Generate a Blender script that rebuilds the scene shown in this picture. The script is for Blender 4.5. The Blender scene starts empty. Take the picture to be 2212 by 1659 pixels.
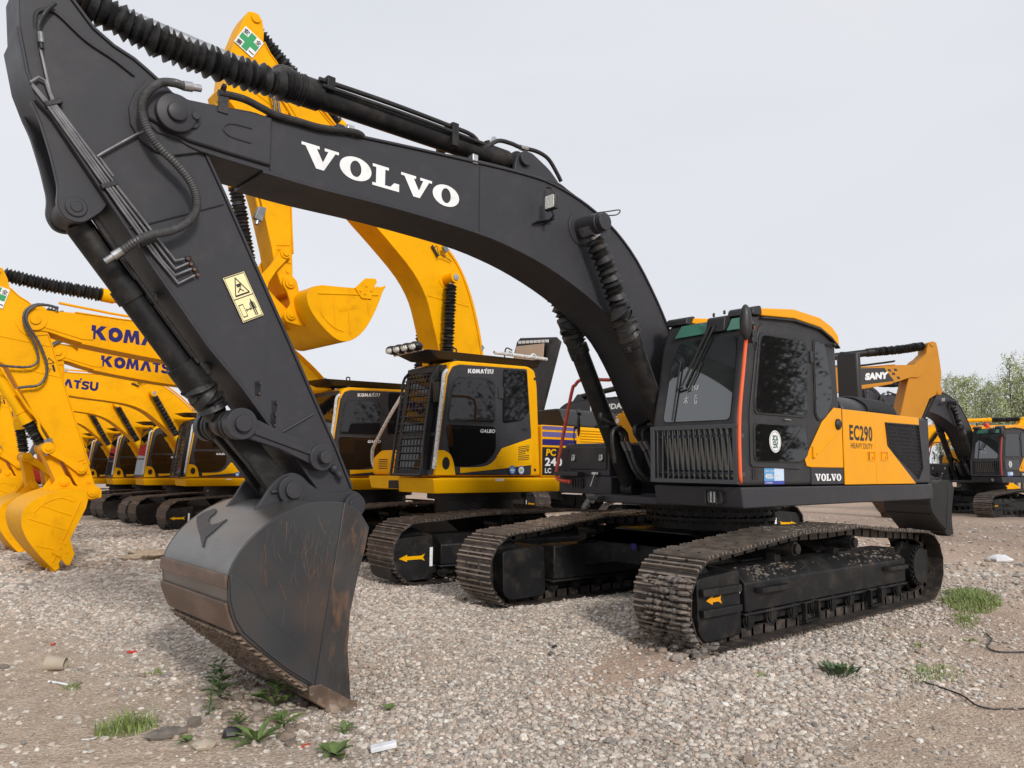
import bpy, bmesh, math, random
import numpy as np
from mathutils import Vector, Matrix
random.seed(7); np.random.seed(7)
R = math.radians
SC = bpy.context.scene
COL = SC.collection

# ---------------------------------------------------------------- camera
cam_d = bpy.data.cameras.new("camera"); cam = bpy.data.objects.new("camera", cam_d); COL.objects.link(cam)
CAMP = Vector((7.654, 5.508, 1.499))
_y, _p, _r = -2.268, .107, .011
_f = Vector((math.cos(_p)*math.cos(_y), math.cos(_p)*math.sin(_y), math.sin(_p)))
_rt = Vector((math.sin(_y), -math.cos(_y), 0)); _u = _rt.cross(_f)
_rt, _u = _rt*math.cos(_r)+_u*math.sin(_r), _u*math.cos(_r)-_rt*math.sin(_r)
cam.matrix_world = Matrix((( _rt.x, _u.x, -_f.x, CAMP.x), (_rt.y, _u.y, -_f.y, CAMP.y), (_rt.z, _u.z, -_f.z, CAMP.z), (0, 0, 0, 1)))
cam_d.sensor_width = 36; cam_d.lens = 36*1662/2212
cam_d.clip_start = .05; cam_d.clip_end = 3000
SC.camera = cam

# ---------------------------------------------------------------- sky, sun, exposure
SUN_EL, SUN_DIR = R(29), Vector((.22, 1, 0)).normalized()      # towards the sun
sd = bpy.data.lights.new("sun", 'SUN'); sun = bpy.data.objects.new("sun", sd); COL.objects.link(sun)
sd.energy = 2.2; sd.angle = R(10); sd.color = (1, .95, .88)
to_sun = Vector((SUN_DIR.x*math.cos(SUN_EL), SUN_DIR.y*math.cos(SUN_EL), math.sin(SUN_EL)))
sun.rotation_euler = to_sun.to_track_quat('Z', 'Y').to_euler()
sun.location = to_sun*50
W = bpy.data.worlds.new("World"); SC.world = W; W.use_nodes = True
wn, wl = W.node_tree.nodes, W.node_tree.links
wn.clear()
wo = wn.new('ShaderNodeOutputWorld'); wb = wn.new('ShaderNodeBackground')
sky = wn.new('ShaderNodeTexSky'); sky.sky_type = 'NISHITA'; sky.sun_disc = False
sky.sun_elevation = SUN_EL; sky.sun_rotation = math.atan2(to_sun.x, to_sun.y)
sky.air_density = 1.2; sky.dust_density = 3
hs = wn.new('ShaderNodeHueSaturation'); hs.inputs['Saturation'].default_value = .25
tc = wn.new('ShaderNodeTexCoord'); mp = wn.new('ShaderNodeMapping'); mp.inputs['Scale'].default_value = (1, 1, 3.5)
nz = wn.new('ShaderNodeTexNoise'); nz.inputs['Scale'].default_value = 1.6; nz.inputs['Detail'].default_value = 5
cr = wn.new('ShaderNodeValToRGB')                                   # high thin cloud: pale grey, bluer in its thin places
cr.color_ramp.elements[0].position = .3; cr.color_ramp.elements[0].color = (7.35, 7.6, 8.2, 1)
cr.color_ramp.elements[1].position = .72; cr.color_ramp.elements[1].color = (8.1, 8.25, 8.7, 1)
mx = wn.new('ShaderNodeMix'); mx.data_type = 'RGBA'; mx.inputs[0].default_value = .85
wl.new(tc.outputs['Generated'], mp.inputs[0]); wl.new(mp.outputs[0], nz.inputs[0]); wl.new(nz.outputs[0], cr.inputs[0])
wl.new(sky.outputs[0], hs.inputs['Color']); wl.new(hs.outputs[0], mx.inputs[6]); wl.new(cr.outputs[0], mx.inputs[7])
wl.new(mx.outputs[2], wb.inputs[0]); wb.inputs[1].default_value = .1
wl.new(wb.outputs[0], wo.inputs[0])
SC.view_settings.view_transform = 'Standard'; SC.view_settings.look = 'None'
SC.view_settings.gamma = 1; SC.view_settings.exposure = .12
SC.render.engine = 'CYCLES'

# ---------------------------------------------------------------- materials
def mat(name, col, rough=.5, metal=0., var=0., vscale=3., dirt=None, damt=.0, dscale=2.5, bump=0., bscale=40., ior=1.5, coat=0., stretch=None, emit=None, spec=None):
    m = bpy.data.materials.new(name); m.use_nodes = True
    n, l = m.node_tree.nodes, m.node_tree.links
    b = n['Principled BSDF']
    b.inputs['Base Color'].default_value = (*col, 1); b.inputs['Roughness'].default_value = rough
    b.inputs['Metallic'].default_value = metal; b.inputs['IOR'].default_value = ior
    if spec is not None: b.inputs['Specular IOR Level'].default_value = spec
    if coat: b.inputs['Coat Weight'].default_value = coat; b.inputs['Coat Roughness'].default_value = .12
    if emit: b.inputs['Emission Color'].default_value = (*emit, 1); b.inputs['Emission Strength'].default_value = 1
    if var or damt or bump:
        tc = n.new('ShaderNodeTexCoord'); mp = n.new('ShaderNodeMapping'); l.new(tc.outputs['Object'], mp.inputs[0])
        if stretch: mp.inputs['Scale'].default_value = stretch
        last = None
        if var:
            nz = n.new('ShaderNodeTexNoise'); nz.inputs['Scale'].default_value = vscale; nz.inputs['Detail'].default_value = 6
            l.new(mp.outputs[0], nz.inputs[0])
            mr = n.new('ShaderNodeMapRange'); mr.inputs[1].default_value = .3; mr.inputs[2].default_value = .7
            mr.inputs[3].default_value = 1-var; mr.inputs[4].default_value = 1+var; l.new(nz.outputs[0], mr.inputs[0])
            mm = n.new('ShaderNodeVectorMath'); mm.operation = 'SCALE'; mm.inputs[0].default_value = col; l.new(mr.outputs[0], mm.inputs['Scale'])
            last = mm.outputs[0]
            mr2 = n.new('ShaderNodeMapRange'); mr2.inputs[1].default_value = .3; mr2.inputs[2].default_value = .7
            mr2.inputs[3].default_value = max(.02, rough-.09); mr2.inputs[4].default_value = min(1, rough+.09)
            l.new(nz.outputs[0], mr2.inputs[0]); l.new(mr2.outputs[0], b.inputs['Roughness'])
        if damt:
            n2 = n.new('ShaderNodeTexNoise'); n2.inputs['Scale'].default_value = dscale; n2.inputs['Detail'].default_value = 9; n2.inputs['Roughness'].default_value = .68
            l.new(mp.outputs[0], n2.inputs[0])
            r2 = n.new('ShaderNodeMapRange'); r2.inputs[1].default_value = .5; r2.inputs[2].default_value = .72; r2.inputs[3].default_value = 0; r2.inputs[4].default_value = damt
            l.new(n2.outputs[0], r2.inputs[0])
            mx = n.new('ShaderNodeMix'); mx.data_type = 'RGBA'; l.new(r2.outputs[0], mx.inputs[0])
            if last: l.new(last, mx.inputs[6])
            else: mx.inputs[6].default_value = (*col, 1)
            mx.inputs[7].default_value = (*dirt, 1); last = mx.outputs[2]
        if last: l.new(last, b.inputs['Base Color'])
        if bump:
            n3 = n.new('ShaderNodeTexNoise'); n3.inputs['Scale'].default_value = bscale; n3.inputs['Detail'].default_value = 5
            l.new(mp.outputs[0], n3.inputs[0]); bp = n.new('ShaderNodeBump'); bp.inputs['Strength'].default_value = bump; bp.inputs['Distance'].default_value = .01
            l.new(n3.outputs[0], bp.inputs['Height']); l.new(bp.outputs[0], b.inputs['Normal'])
    return m
DUST = (.20, .16, .125)
M = {}
M['dark'] = mat('charcoal_paint', (.034, .034, .040), .47, var=.05, vscale=3, dirt=(.085, .078, .07), damt=.22, dscale=7, bump=.07, bscale=9, spec=.32)
M['black'] = mat('black_steel', (.010, .010, .011), .5, var=.2, dirt=DUST, damt=.16, dscale=5, bump=.1, bscale=60, spec=.3)
M['cabgrey'] = mat('cab_charcoal', (.029, .029, .032), .5, var=.08, dirt=DUST, damt=.14, dscale=4, bump=.12, bscale=260, spec=.35)
M['yel'] = mat('amber_paint', (.80, .335, .004), .42, var=.04, vscale=2, dirt=(.5, .22, .01), damt=.12, dscale=3, spec=.22)
M['kyel'] = mat('orange_yellow_paint', (.84, .392, .0), .5, var=.06, vscale=1.5, dirt=(.45, .19, .004), damt=.35, dscale=3.3, spec=.12)
M['kyel2'] = mat('yellow_paint', (.84, .425, .001), .45, var=.05, vscale=1.5, dirt=(.5, .24, .004), damt=.22, dscale=4, spec=.14)
M['sany'] = mat('ochre_paint', (.56, .235, .02), .5, var=.06, dirt=(.4, .18, .03), damt=.2, dscale=3, spec=.2)
M['red'] = mat('red_paint', (.62, .03, .02), .4, var=.08)
M['orange'] = mat('orange_pipe', (.80, .12, .03), .4, var=.06, dirt=(.3, .1, .05), damt=.3, dscale=12)
M['redpipe'] = mat('red_pipe', (.56, .07, .04), .45, var=.1, dirt=(.3, .1, .06), damt=.4, dscale=14)
M['rubber'] = mat('black_rubber', (.012, .012, .013), .5, var=.25, vscale=20, dirt=DUST, damt=.15, dscale=9, bump=.25, bscale=50)
M['plastic'] = mat('black_plastic', (.018, .018, .019), .48, var=.1, bump=.06, bscale=300)
M['glass'] = mat('tinted_glass', (.006, .006, .007), .03, ior=1.55)
M['screen'] = mat('windscreen_glass', (.020, .026, .027), .03, ior=2.3)
M['steel'] = mat('bare_steel', (.52, .52, .52), .32, metal=1, var=.2, vscale=15)
M['pipe'] = mat('grey_pipe', (.24, .24, .25), .35, metal=.7, var=.2, vscale=12)
M['hose'] = mat('braided_hose', (.075, .075, .077), .42, metal=.3, var=.2, vscale=30)
M['white'] = mat('white_decal', (.78, .79, .80), .45, var=.05, dirt=(.4, .38, .36), damt=.5, dscale=9)
M['purple'] = mat('violet_decal', (.028, .020, .135), .55, var=.06, spec=.15)
M['lilac'] = mat('faded_violet_decal', (.13, .11, .30), .5, var=.06, spec=.2)
M['blackdecal'] = mat('black_decal', (.012, .012, .012), .4)
M['cream'] = mat('cream_sticker', (.86, .76, .42), .45, var=.04)
M['green'] = mat('green_decal', (.02, .30, .10), .5)
M['skyglass'] = mat('green_skylight', (.05, .17, .12), .12, var=.1)
M['navy'] = mat('blue_sticker', (.05, .07, .35), .4)
M['azure'] = mat('azure_sticker', (.10, .32, .60), .4)
M['ltblue'] = mat('pale_blue_sticker', (.55, .68, .85), .4)
M['wrap'] = mat('bubble_wrap', (.55, .55, .54), .25, var=.35, vscale=35, bump=.6, bscale=50)
M['amber'] = mat('amber_mirror', (.75, .42, .08), .15, var=.1)
M['lens'] = mat('lamp_lens', (.75, .76, .72), .12, var=.3, vscale=60, bump=.5, bscale=90)
M['trackst'] = mat('track_steel', (.10, .078, .064), .5, metal=.3, var=.35, vscale=9, dirt=(.34, .26, .20), damt=.8, dscale=7, bump=.3, bscale=40)
M['trackdk'] = mat('dark_track_steel', (.046, .038, .034), .5, metal=.3, var=.3, vscale=9, dirt=(.26, .20, .155), damt=.6, dscale=7, bump=.3, bscale=40)
M['shine'] = mat('worn_bright_steel', (.28, .235, .20), .42, metal=.5, var=.3, vscale=8, dirt=(.32, .23, .165), damt=.7, dscale=9)
M['mud'] = mat('dried_mud', (.21, .155, .115), .95, var=.3, vscale=12, bump=.8, bscale=30)
M['mudgrey'] = mat('grey_mud', (.15, .13, .115), .95, var=.35, vscale=12, dirt=(.30, .21, .14), damt=.6, dscale=5, bump=.8, bscale=30)
M['bshell'] = mat('worn_bucket_shell', (.21, .205, .20), .38, metal=.8, var=.4, vscale=2.2, dirt=(.10, .07, .05), damt=.55, dscale=2.0, bump=.12, bscale=14, stretch=(1, .35, 1))
M['blip'] = mat('muddy_rusty_lip', (.10, .065, .045), .6, var=.4, vscale=6, dirt=(.30, .22, .16), damt=.9, dscale=6, bump=.6, bscale=26)
M['wearplate'] = mat('rusty_wear_plate', (.13, .085, .062), .5, metal=.2, var=.3, vscale=6, dirt=(.30, .22, .17), damt=.55, dscale=5, bump=.2, bscale=30, stretch=(1, .4, 1))
M['guard'] = mat('lit_guard_grey', (.060, .064, .072), .5, var=.08, spec=.35)  # cab grey lightened in the colour so the guard bars look lit
M['scr'] = mat('rust_scratch', (.15, .075, .038), .6, var=.3, vscale=30)
M['scr2'] = mat('pale_scratch', (.10, .085, .075), .5, var=.3, vscale=30)
M['ink'] = mat('dark_green_ink', (.015, .075, .05), .5)
def bucket_side():
    m = mat('scratched_bucket_side', (.030, .031, .034), .42, var=.15, vscale=2, bump=.06, bscale=20)
    n, l = m.node_tree.nodes, m.node_tree.links
    b = n['Principled BSDF']; src = b.inputs['Base Color'].links[0].from_socket
    tc = n.new('ShaderNodeTexCoord')
    def layer(src, col, scale, st, rot, lo, hi, amt, gs=None):
        mp = n.new('ShaderNodeMapping'); mp.inputs['Scale'].default_value = st; mp.inputs['Rotation'].default_value = (0, rot, 0); l.new(tc.outputs['Object'], mp.inputs[0])
        nz = n.new('ShaderNodeTexNoise'); nz.inputs['Scale'].default_value = scale; nz.inputs['Detail'].default_value = 6; l.new(mp.outputs[0], nz.inputs[0])
        mr = n.new('ShaderNodeMapRange'); mr.inputs[1].default_value = lo; mr.inputs[2].default_value = hi; mr.inputs[4].default_value = amt; l.new(nz.outputs[0], mr.inputs[0])
        mx = n.new('ShaderNodeMix'); mx.data_type = 'RGBA'; l.new(mr.outputs[0], mx.inputs[0]); l.new(src, mx.inputs[6]); mx.inputs[7].default_value = (*col, 1)
        return mx.outputs[2]
    s = layer(src, (.080, .050, .033), 2.2, (1, 1, 1), 0, .48, .80, .6)
    l.new(s, b.inputs['Base Color'])
    return m
M['bside'] = bucket_side()
def cheek_mat():
    m = mat('rust_streaked_cheek', (.035, .033, .033), .45, var=.2, vscale=3, dirt=(.22, .10, .04), damt=.9, dscale=2.2, bump=.1, bscale=40, stretch=(3, 3, 1))
    return m
M['cheek'] = cheek_mat()

# ---------------------------------------------------------------- mesh helpers
class MB:
    def __init__(s, T=None): s.V = []; s.F = []; s.S = []; s.I = []; s.T = T; s.mi = 0
    def add(s, vs, fs, smooth=False):
        o = len(s.V); s.V += [tuple(s.T(*v)) if s.T else tuple(v) for v in vs]
        for f in fs: s.F.append([i+o for i in f]); s.S.append(smooth); s.I.append(s.mi)
        return s
    def prism(s, poly, y0, y1):                     # poly in (x, z), swept across y
        n = len(poly); v = [(p[0], y0, p[1]) for p in poly]+[(p[0], y1, p[1]) for p in poly]
        return s.add(v, [list(range(n)), list(range(2*n-1, n-1, -1))]+[[i, (i+1) % n, (i+1) % n+n, i+n] for i in range(n)])
    def prismx(s, poly, x0, x1):                    # poly in (y, z)
        n = len(poly); v = [(x0, p[0], p[1]) for p in poly]+[(x1, p[0], p[1]) for p in poly]
        return s.add(v, [list(range(n)), list(range(2*n-1, n-1, -1))]+[[i, (i+1) % n, (i+1) % n+n, i+n] for i in range(n)])
    def prismz(s, poly, z0, z1):                    # poly in (x, y)
        n = len(poly); v = [(p[0], p[1], z0) for p in poly]+[(p[0], p[1], z1) for p in poly]
        return s.add(v, [list(range(n)), list(range(2*n-1, n-1, -1))]+[[i, (i+1) % n, (i+1) % n+n, i+n] for i in range(n)])
    def box(s, x0, x1, y0, y1, z0, z1): return s.prismz([(x0, y0), (x1, y0), (x1, y1), (x0, y1)], z0, z1)
    def slab(s, pts, t):                            # planar 3-d outline thickened along its normal
        P = [Vector(p) for p in pts]; nn = Vector((0, 0, 0))
        for i in range(len(P)): nn += P[i].cross(P[(i+1) % len(P)])
        nn.normalize(); n = len(P)
        v = [tuple(p) for p in P]+[tuple(p+nn*t) for p in P]
        return s.add(v, [list(range(n)), list(range(2*n-1, n-1, -1))]+[[i, (i+1) % n, (i+1) % n+n, i+n] for i in range(n)])
    def band(s, path, y0, y1, t, closed=False):     # plate following an (x, z) line
        P = [Vector((p[0], p[1])) for p in path]; n = len(P); O = []
        for i in range(n):
            a = P[i-1] if (i > 0 or closed) else P[i]; b = P[(i+1) % n] if (i < n-1 or closed) else P[i]
            d = (b-a).normalized(); O.append(P[i]+Vector((-d.y, d.x))*t)
        v = []
        for i in range(n): v += [(P[i].x, y0, P[i].y), (P[i].x, y1, P[i].y), (O[i].x, y1, O[i].y), (O[i].x, y0, O[i].y)]
        f = []
        for i in range(n if closed else n-1):
            a, b = 4*i, 4*((i+1) % n)
            for k in range(4): f.append([a+k, a+(k+1) % 4, b+(k+1) % 4, b+k])
        if not closed: f += [[0, 1, 2, 3], [4*n-1, 4*n-2, 4*n-3, 4*n-4]]
        return s.add(v, f)
    def sweep(s, path, radii, n=12, caps=True, smooth=True):
        P = [Vector(p) for p in path]; m = len(P)
        if not hasattr(radii, '__len__'): radii = [radii]*m
        t0 = (P[1]-P[0]).normalized(); ref = Vector((0, 0, 1)) if abs(t0.z) < .9 else Vector((0, 1, 0))
        u = t0.cross(ref).normalized(); v = []
        for i in range(m):
            a = P[max(i-1, 0)]; b = P[min(i+1, m-1)]; t = (b-a)
            t = t.normalized() if t.length > 1e-9 else t0
            u = (u-t*u.dot(t)).normalized(); w = t.cross(u)
            for k in range(n):
                q = 2*math.pi*k/n; v.append(tuple(P[i]+(u*math.cos(q)+w*math.sin(q))*radii[i]))
        f = []
        for i in range(m-1):
            for k in range(n): f.append([i*n+k, i*n+(k+1) % n, (i+1)*n+(k+1) % n, (i+1)*n+k])
        s.add(v, f, smooth)
        if caps: s.F += [[x+len(s.V)-len(v) for x in range(n)][::-1], [x+len(s.V)-n for x in range(n)]]; s.S += [False]*2; s.I += [s.mi]*2
        return s
    def tube(s, path, r, n=8, sm=4): return s.sweep(smoothp(path, sm), r, n)
    def cyl(s, p0, p1, r0, r1=None, n=24):
        return s.sweep([p0, p1], [r0, r0 if r1 is None else r1], n)
    def cyly(s, x, z, y0, y1, r, n=28): return s.sweep([(x, y0, z), (x, y1, z)], r, n)
    def bellows(s, path, r, rin, count, n=20, jit=.0):
        P = smoothp(path, 8); L = [0]
        for a, b in zip(P, P[1:]): L.append(L[-1]+(Vector(b)-Vector(a)).length)
        pts = []; rad = []; k = count*2
        for i in range(k+1):
            d = L[-1]*i/k; j = 0
            while j < len(L)-2 and L[j+1] < d: j += 1
            q = (d-L[j])/max(1e-9, L[j+1]-L[j]); p = Vector(P[j]).lerp(Vector(P[j+1]), q)
            if jit: p += Vector([random.uniform(-jit, jit) for _ in range(3)])
            pts.append(p); rad.append(r*(1+random.uniform(-.05, .05)) if i % 2 else rin)
        return s.sweep(pts, rad, n, smooth=False)
    def ball(s, c, r, seg=12, rings=8, sq=(1, 1, 1)):
        v = []; f = []
        for i in range(rings+1):
            a = math.pi*i/rings
            for k in range(seg):
                b = 2*math.pi*k/seg; v.append((c[0]+r*sq[0]*math.sin(a)*math.cos(b), c[1]+r*sq[1]*math.sin(a)*math.sin(b), c[2]+r*sq[2]*math.cos(a)))
        for i in range(rings):
            for k in range(seg): f.append([i*seg+k, i*seg+(k+1) % seg, (i+1)*seg+(k+1) % seg, (i+1)*seg+k])
        return s.add(v, f, True)
    def mesh(s, name, mats, ang=32):
        me = bpy.data.meshes.new(name); me.from_pydata(s.V, [], s.F)
        bm = bmesh.new(); bm.from_mesh(me)
        bmesh.ops.remove_doubles(bm, verts=bm.verts, dist=1e-5)
        bmesh.ops.recalc_face_normals(bm, faces=bm.faces)
        bm.to_mesh(me); bm.free()
        for p in me.polygons: p.use_smooth = True
        me.set_sharp_from_angle(angle=R(ang))
        for m in mats: me.materials.append(m)
        return me
    def build(s, name, mt, parent=None, bev=0., rz=0., ang=32, seg=2):
        mats = mt if isinstance(mt, (list, tuple)) else [mt]
        me = s.mesh(name, [M[x] if isinstance(x, str) else x for x in mats], ang)
        if len(mats) > 1 and len(me.polygons) == len(s.I):
            me.polygons.foreach_set('material_index', s.I)
        o = bpy.data.objects.new(name, me); COL.objects.link(o)
        if parent: o.parent = parent
        if rz: o.rotation_euler.z = rz
        if bev:
            b = o.modifiers.new('bevel', 'BEVEL'); b.width = bev; b.segments = seg; b.limit_method = 'ANGLE'; b.angle_limit = R(40); b.harden_normals = False
        return o
def smoothp(path, k):
    if len(path) < 3 or k < 2: return [tuple(p) for p in path]
    P = [Vector(p) for p in path]; P = [P[0]*2-P[1]]+P+[P[-1]*2-P[-2]]; o = []
    for i in range(1, len(P)-2):
        for j in range(k):
            t = j/k; a, b, c, d = P[i-1:i+3]
            o.append(tuple(.5*((2*b)+(c-a)*t+(2*a-5*b+4*c-d)*t*t+(3*b-a-3*c+d)*t**3)))
    o.append(tuple(P[-2])); return o
def rnd(pts, r, n=4):                               # round the corners of a 2-d outline
    o = []; m = len(pts)
    for i in range(m):
        p = Vector(pts[i]); a = Vector(pts[i-1])-p; b = Vector(pts[(i+1) % m])-p
        q = min(r, a.length*.45, b.length*.45); A = p+a.normalized()*q; B = p+b.normalized()*q
        for k in range(n+1):
            t = k/n; o.append(tuple(A*(1-t)**2+p*2*t*(1-t)+B*t*t))
    return o
def inset(pts, d):                                  # shrink a convex-ish outline towards its middle
    c = sum((Vector(p) for p in pts), Vector((0, 0)))/len(pts)
    return [tuple(Vector(p)+(c-Vector(p)).normalized()*d) for p in pts]
def arc(cx, cz, r, a0, a1, n=10): return [(cx+r*math.cos(R(a0+(a1-a0)*i/n)), cz+r*math.sin(R(a0+(a1-a0)*i/n))) for i in range(n+1)]
def empty(name, loc=(0, 0, 0), rz=0, label=None, cat=None, group=None):
    o = bpy.data.objects.new(name, None); COL.objects.link(o); o.location = loc; o.rotation_euler.z = rz; o.empty_display_size = .3
    tag(o, label, cat, group); return o
def tag(o, label=None, cat=None, group=None, kind=None):
    if label: o['label'] = label
    if cat: o['category'] = cat
    if group: o['group'] = group
    if kind: o['kind'] = kind
    return o
def copy_tree(o, parent=None):
    c = o.copy(); COL.objects.link(c)
    if parent: c.parent = parent
    for ch in list(o.children): copy_tree(ch, c)
    return c
# ---------------------------------------------------------------- lettering
def ring(cx, cy, rx, ry, ix, iy, n=28):
    o = []
    for k in range(n):
        a, b = 2*math.pi*k/n, 2*math.pi*(k+1)/n
        o.append([(cx+rx*math.cos(a), cy+ry*math.sin(a)), (cx+rx*math.cos(b), cy+ry*math.sin(b)), (cx+ix*math.cos(b), cy+iy*math.sin(b)), (cx+ix*math.cos(a), cy+iy*math.sin(a))])
    return o
def stroke(path, w, closed=False):
    o = []; P = [Vector(p) for p in path]
    for i in range(len(P)-1):
        d = (P[i+1]-P[i]).normalized()*w*.5; q = Vector((-d.y, d.x)); e = d*.35
        o.append([tuple(P[i]-e+q), tuple(P[i+1]+e+q), tuple(P[i+1]+e-q), tuple(P[i]-e-q)])
    return o
SLAB = {'V': (1.0, [[(-.03, 1), (.46, 1), (.46, .87), (.385, .87), (.565, .34), (.70, .87), (.60, .87), (.60, 1), (1.0, 1), (1.0, .87), (.90, .87), (.60, 0), (.385, 0), (.08, .87), (-.03, .87)]]),
        'O': (.96, ring(.48, .5, .47, .53, .165, .37)),
        'L': (.90, [[(0, 1), (.50, 1), (.50, .87), (.39, .87), (.39, .14), (.56, .14), (.68, .36), (.84, .36), (.84, 0), (0, 0), (0, .13), (.11, .13), (.11, .87), (0, .87)]])}
WIDE = {'K': (1.06, [[(0, 0), (0, 1), (.29, 1), (.29, 0)], [(.29, .62), (.60, 1), (.98, 1), (.56, .52), (.29, .42)], [(.40, .56), (.66, .56), (1.04, 0), (.66, 0), (.33, .46)]]),
        'O': (1.04, ring(.51, .5, .51, .53, .17, .20)),
        'M': (1.22, [[(0, 0), (.13, 1), (.44, 1), (.58, .50), (.72, 1), (1.03, 1), (1.16, 0), (.87, 0), (.81, .55), (.67, .08), (.49, .08), (.35, .55), (.29, 0)]]),
        'A': (1.08, [[(0, 0), (.36, 1), (.68, 1), (1.04, 0), (.72, 0), (.52, .62), (.32, 0)]]),
        'T': (.80, [[(0, 1), (0, .74), (.26, .74), (.26, 0), (.54, 0), (.54, .74), (.72, .74), (.72, 1)], [(.58, 1.06), (.58, 1.26), (.80, 1.26), (.80, 1.06)]]),
        'S': (.86, stroke([(.76, .80), (.62, .88), (.30, .88), (.16, .78), (.16, .64), (.28, .55), (.56, .47), (.68, .38), (.68, .23), (.55, .12), (.22, .12), (.06, .20)], .25)),
        'U': (.98, stroke([(.15, 1), (.15, .36), (.24, .18), (.40, .12), (.55, .12), (.70, .18), (.79, .36), (.79, 1)], .28))}
def word(s, font, gap=.08):
    x = 0; o = []
    for c in s:
        w, polys = font[c]
        for p in polys: o.append([(x+q[0], q[1]) for q in p])
        x += w+gap
    return [[(q[0], q[1]) for q in p] for p in o], x-gap
_fontcache = {}
def font_polys(s, bold=.0, sp=1.0):
    k = (s, bold, sp)
    if k in _fontcache: return _fontcache[k]
    cu = bpy.data.curves.new('t', 'FONT'); cu.body = s; cu.size = 1; cu.offset = bold; cu.space_character = sp; cu.resolution_u = 3
    ob = bpy.data.objects.new('t', cu); COL.objects.link(ob)
    bpy.context.view_layer.update()
    me = bpy.data.meshes.new_from_object(ob.evaluated_get(bpy.context.evaluated_depsgraph_get()))
    P = [[(me.vertices[i].co.x, me.vertices[i].co.y) for i in p.vertices] for p in me.polygons]
    bpy.data.objects.remove(ob); bpy.data.curves.remove(cu); bpy.data.meshes.remove(me)
    xs = [q[0] for p in P for q in p] or [0, 1]; ys = [q[1] for p in P for q in p] or [0, 1]
    x0, x1, y0, y1 = min(xs), max(xs), min(ys), max(ys)
    P = [[((q[0]-x0)/(y1-y0), (q[1]-y0)/(y1-y0)) for q in p] for p in P]
    _fontcache[k] = (P, (x1-x0)/(y1-y0)); return _fontcache[k]
def letter(name, PW, org, right, upv, h, w=None, mt='white', parent=None, rz=0, T=None, shear=0.):
    P, W0 = PW; r = Vector(right).normalized(); u = Vector(upv).normalized(); o = Vector(org); sx = (w/W0 if w else h)
    mb = MB(T)
    for p in P: mb.add([tuple(o+r*((q[0]+shear*q[1])*sx)+u*(q[1]*h)) for q in p], [list(range(len(p)))])
    return mb.build(name, mt, parent, rz=rz)
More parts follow.
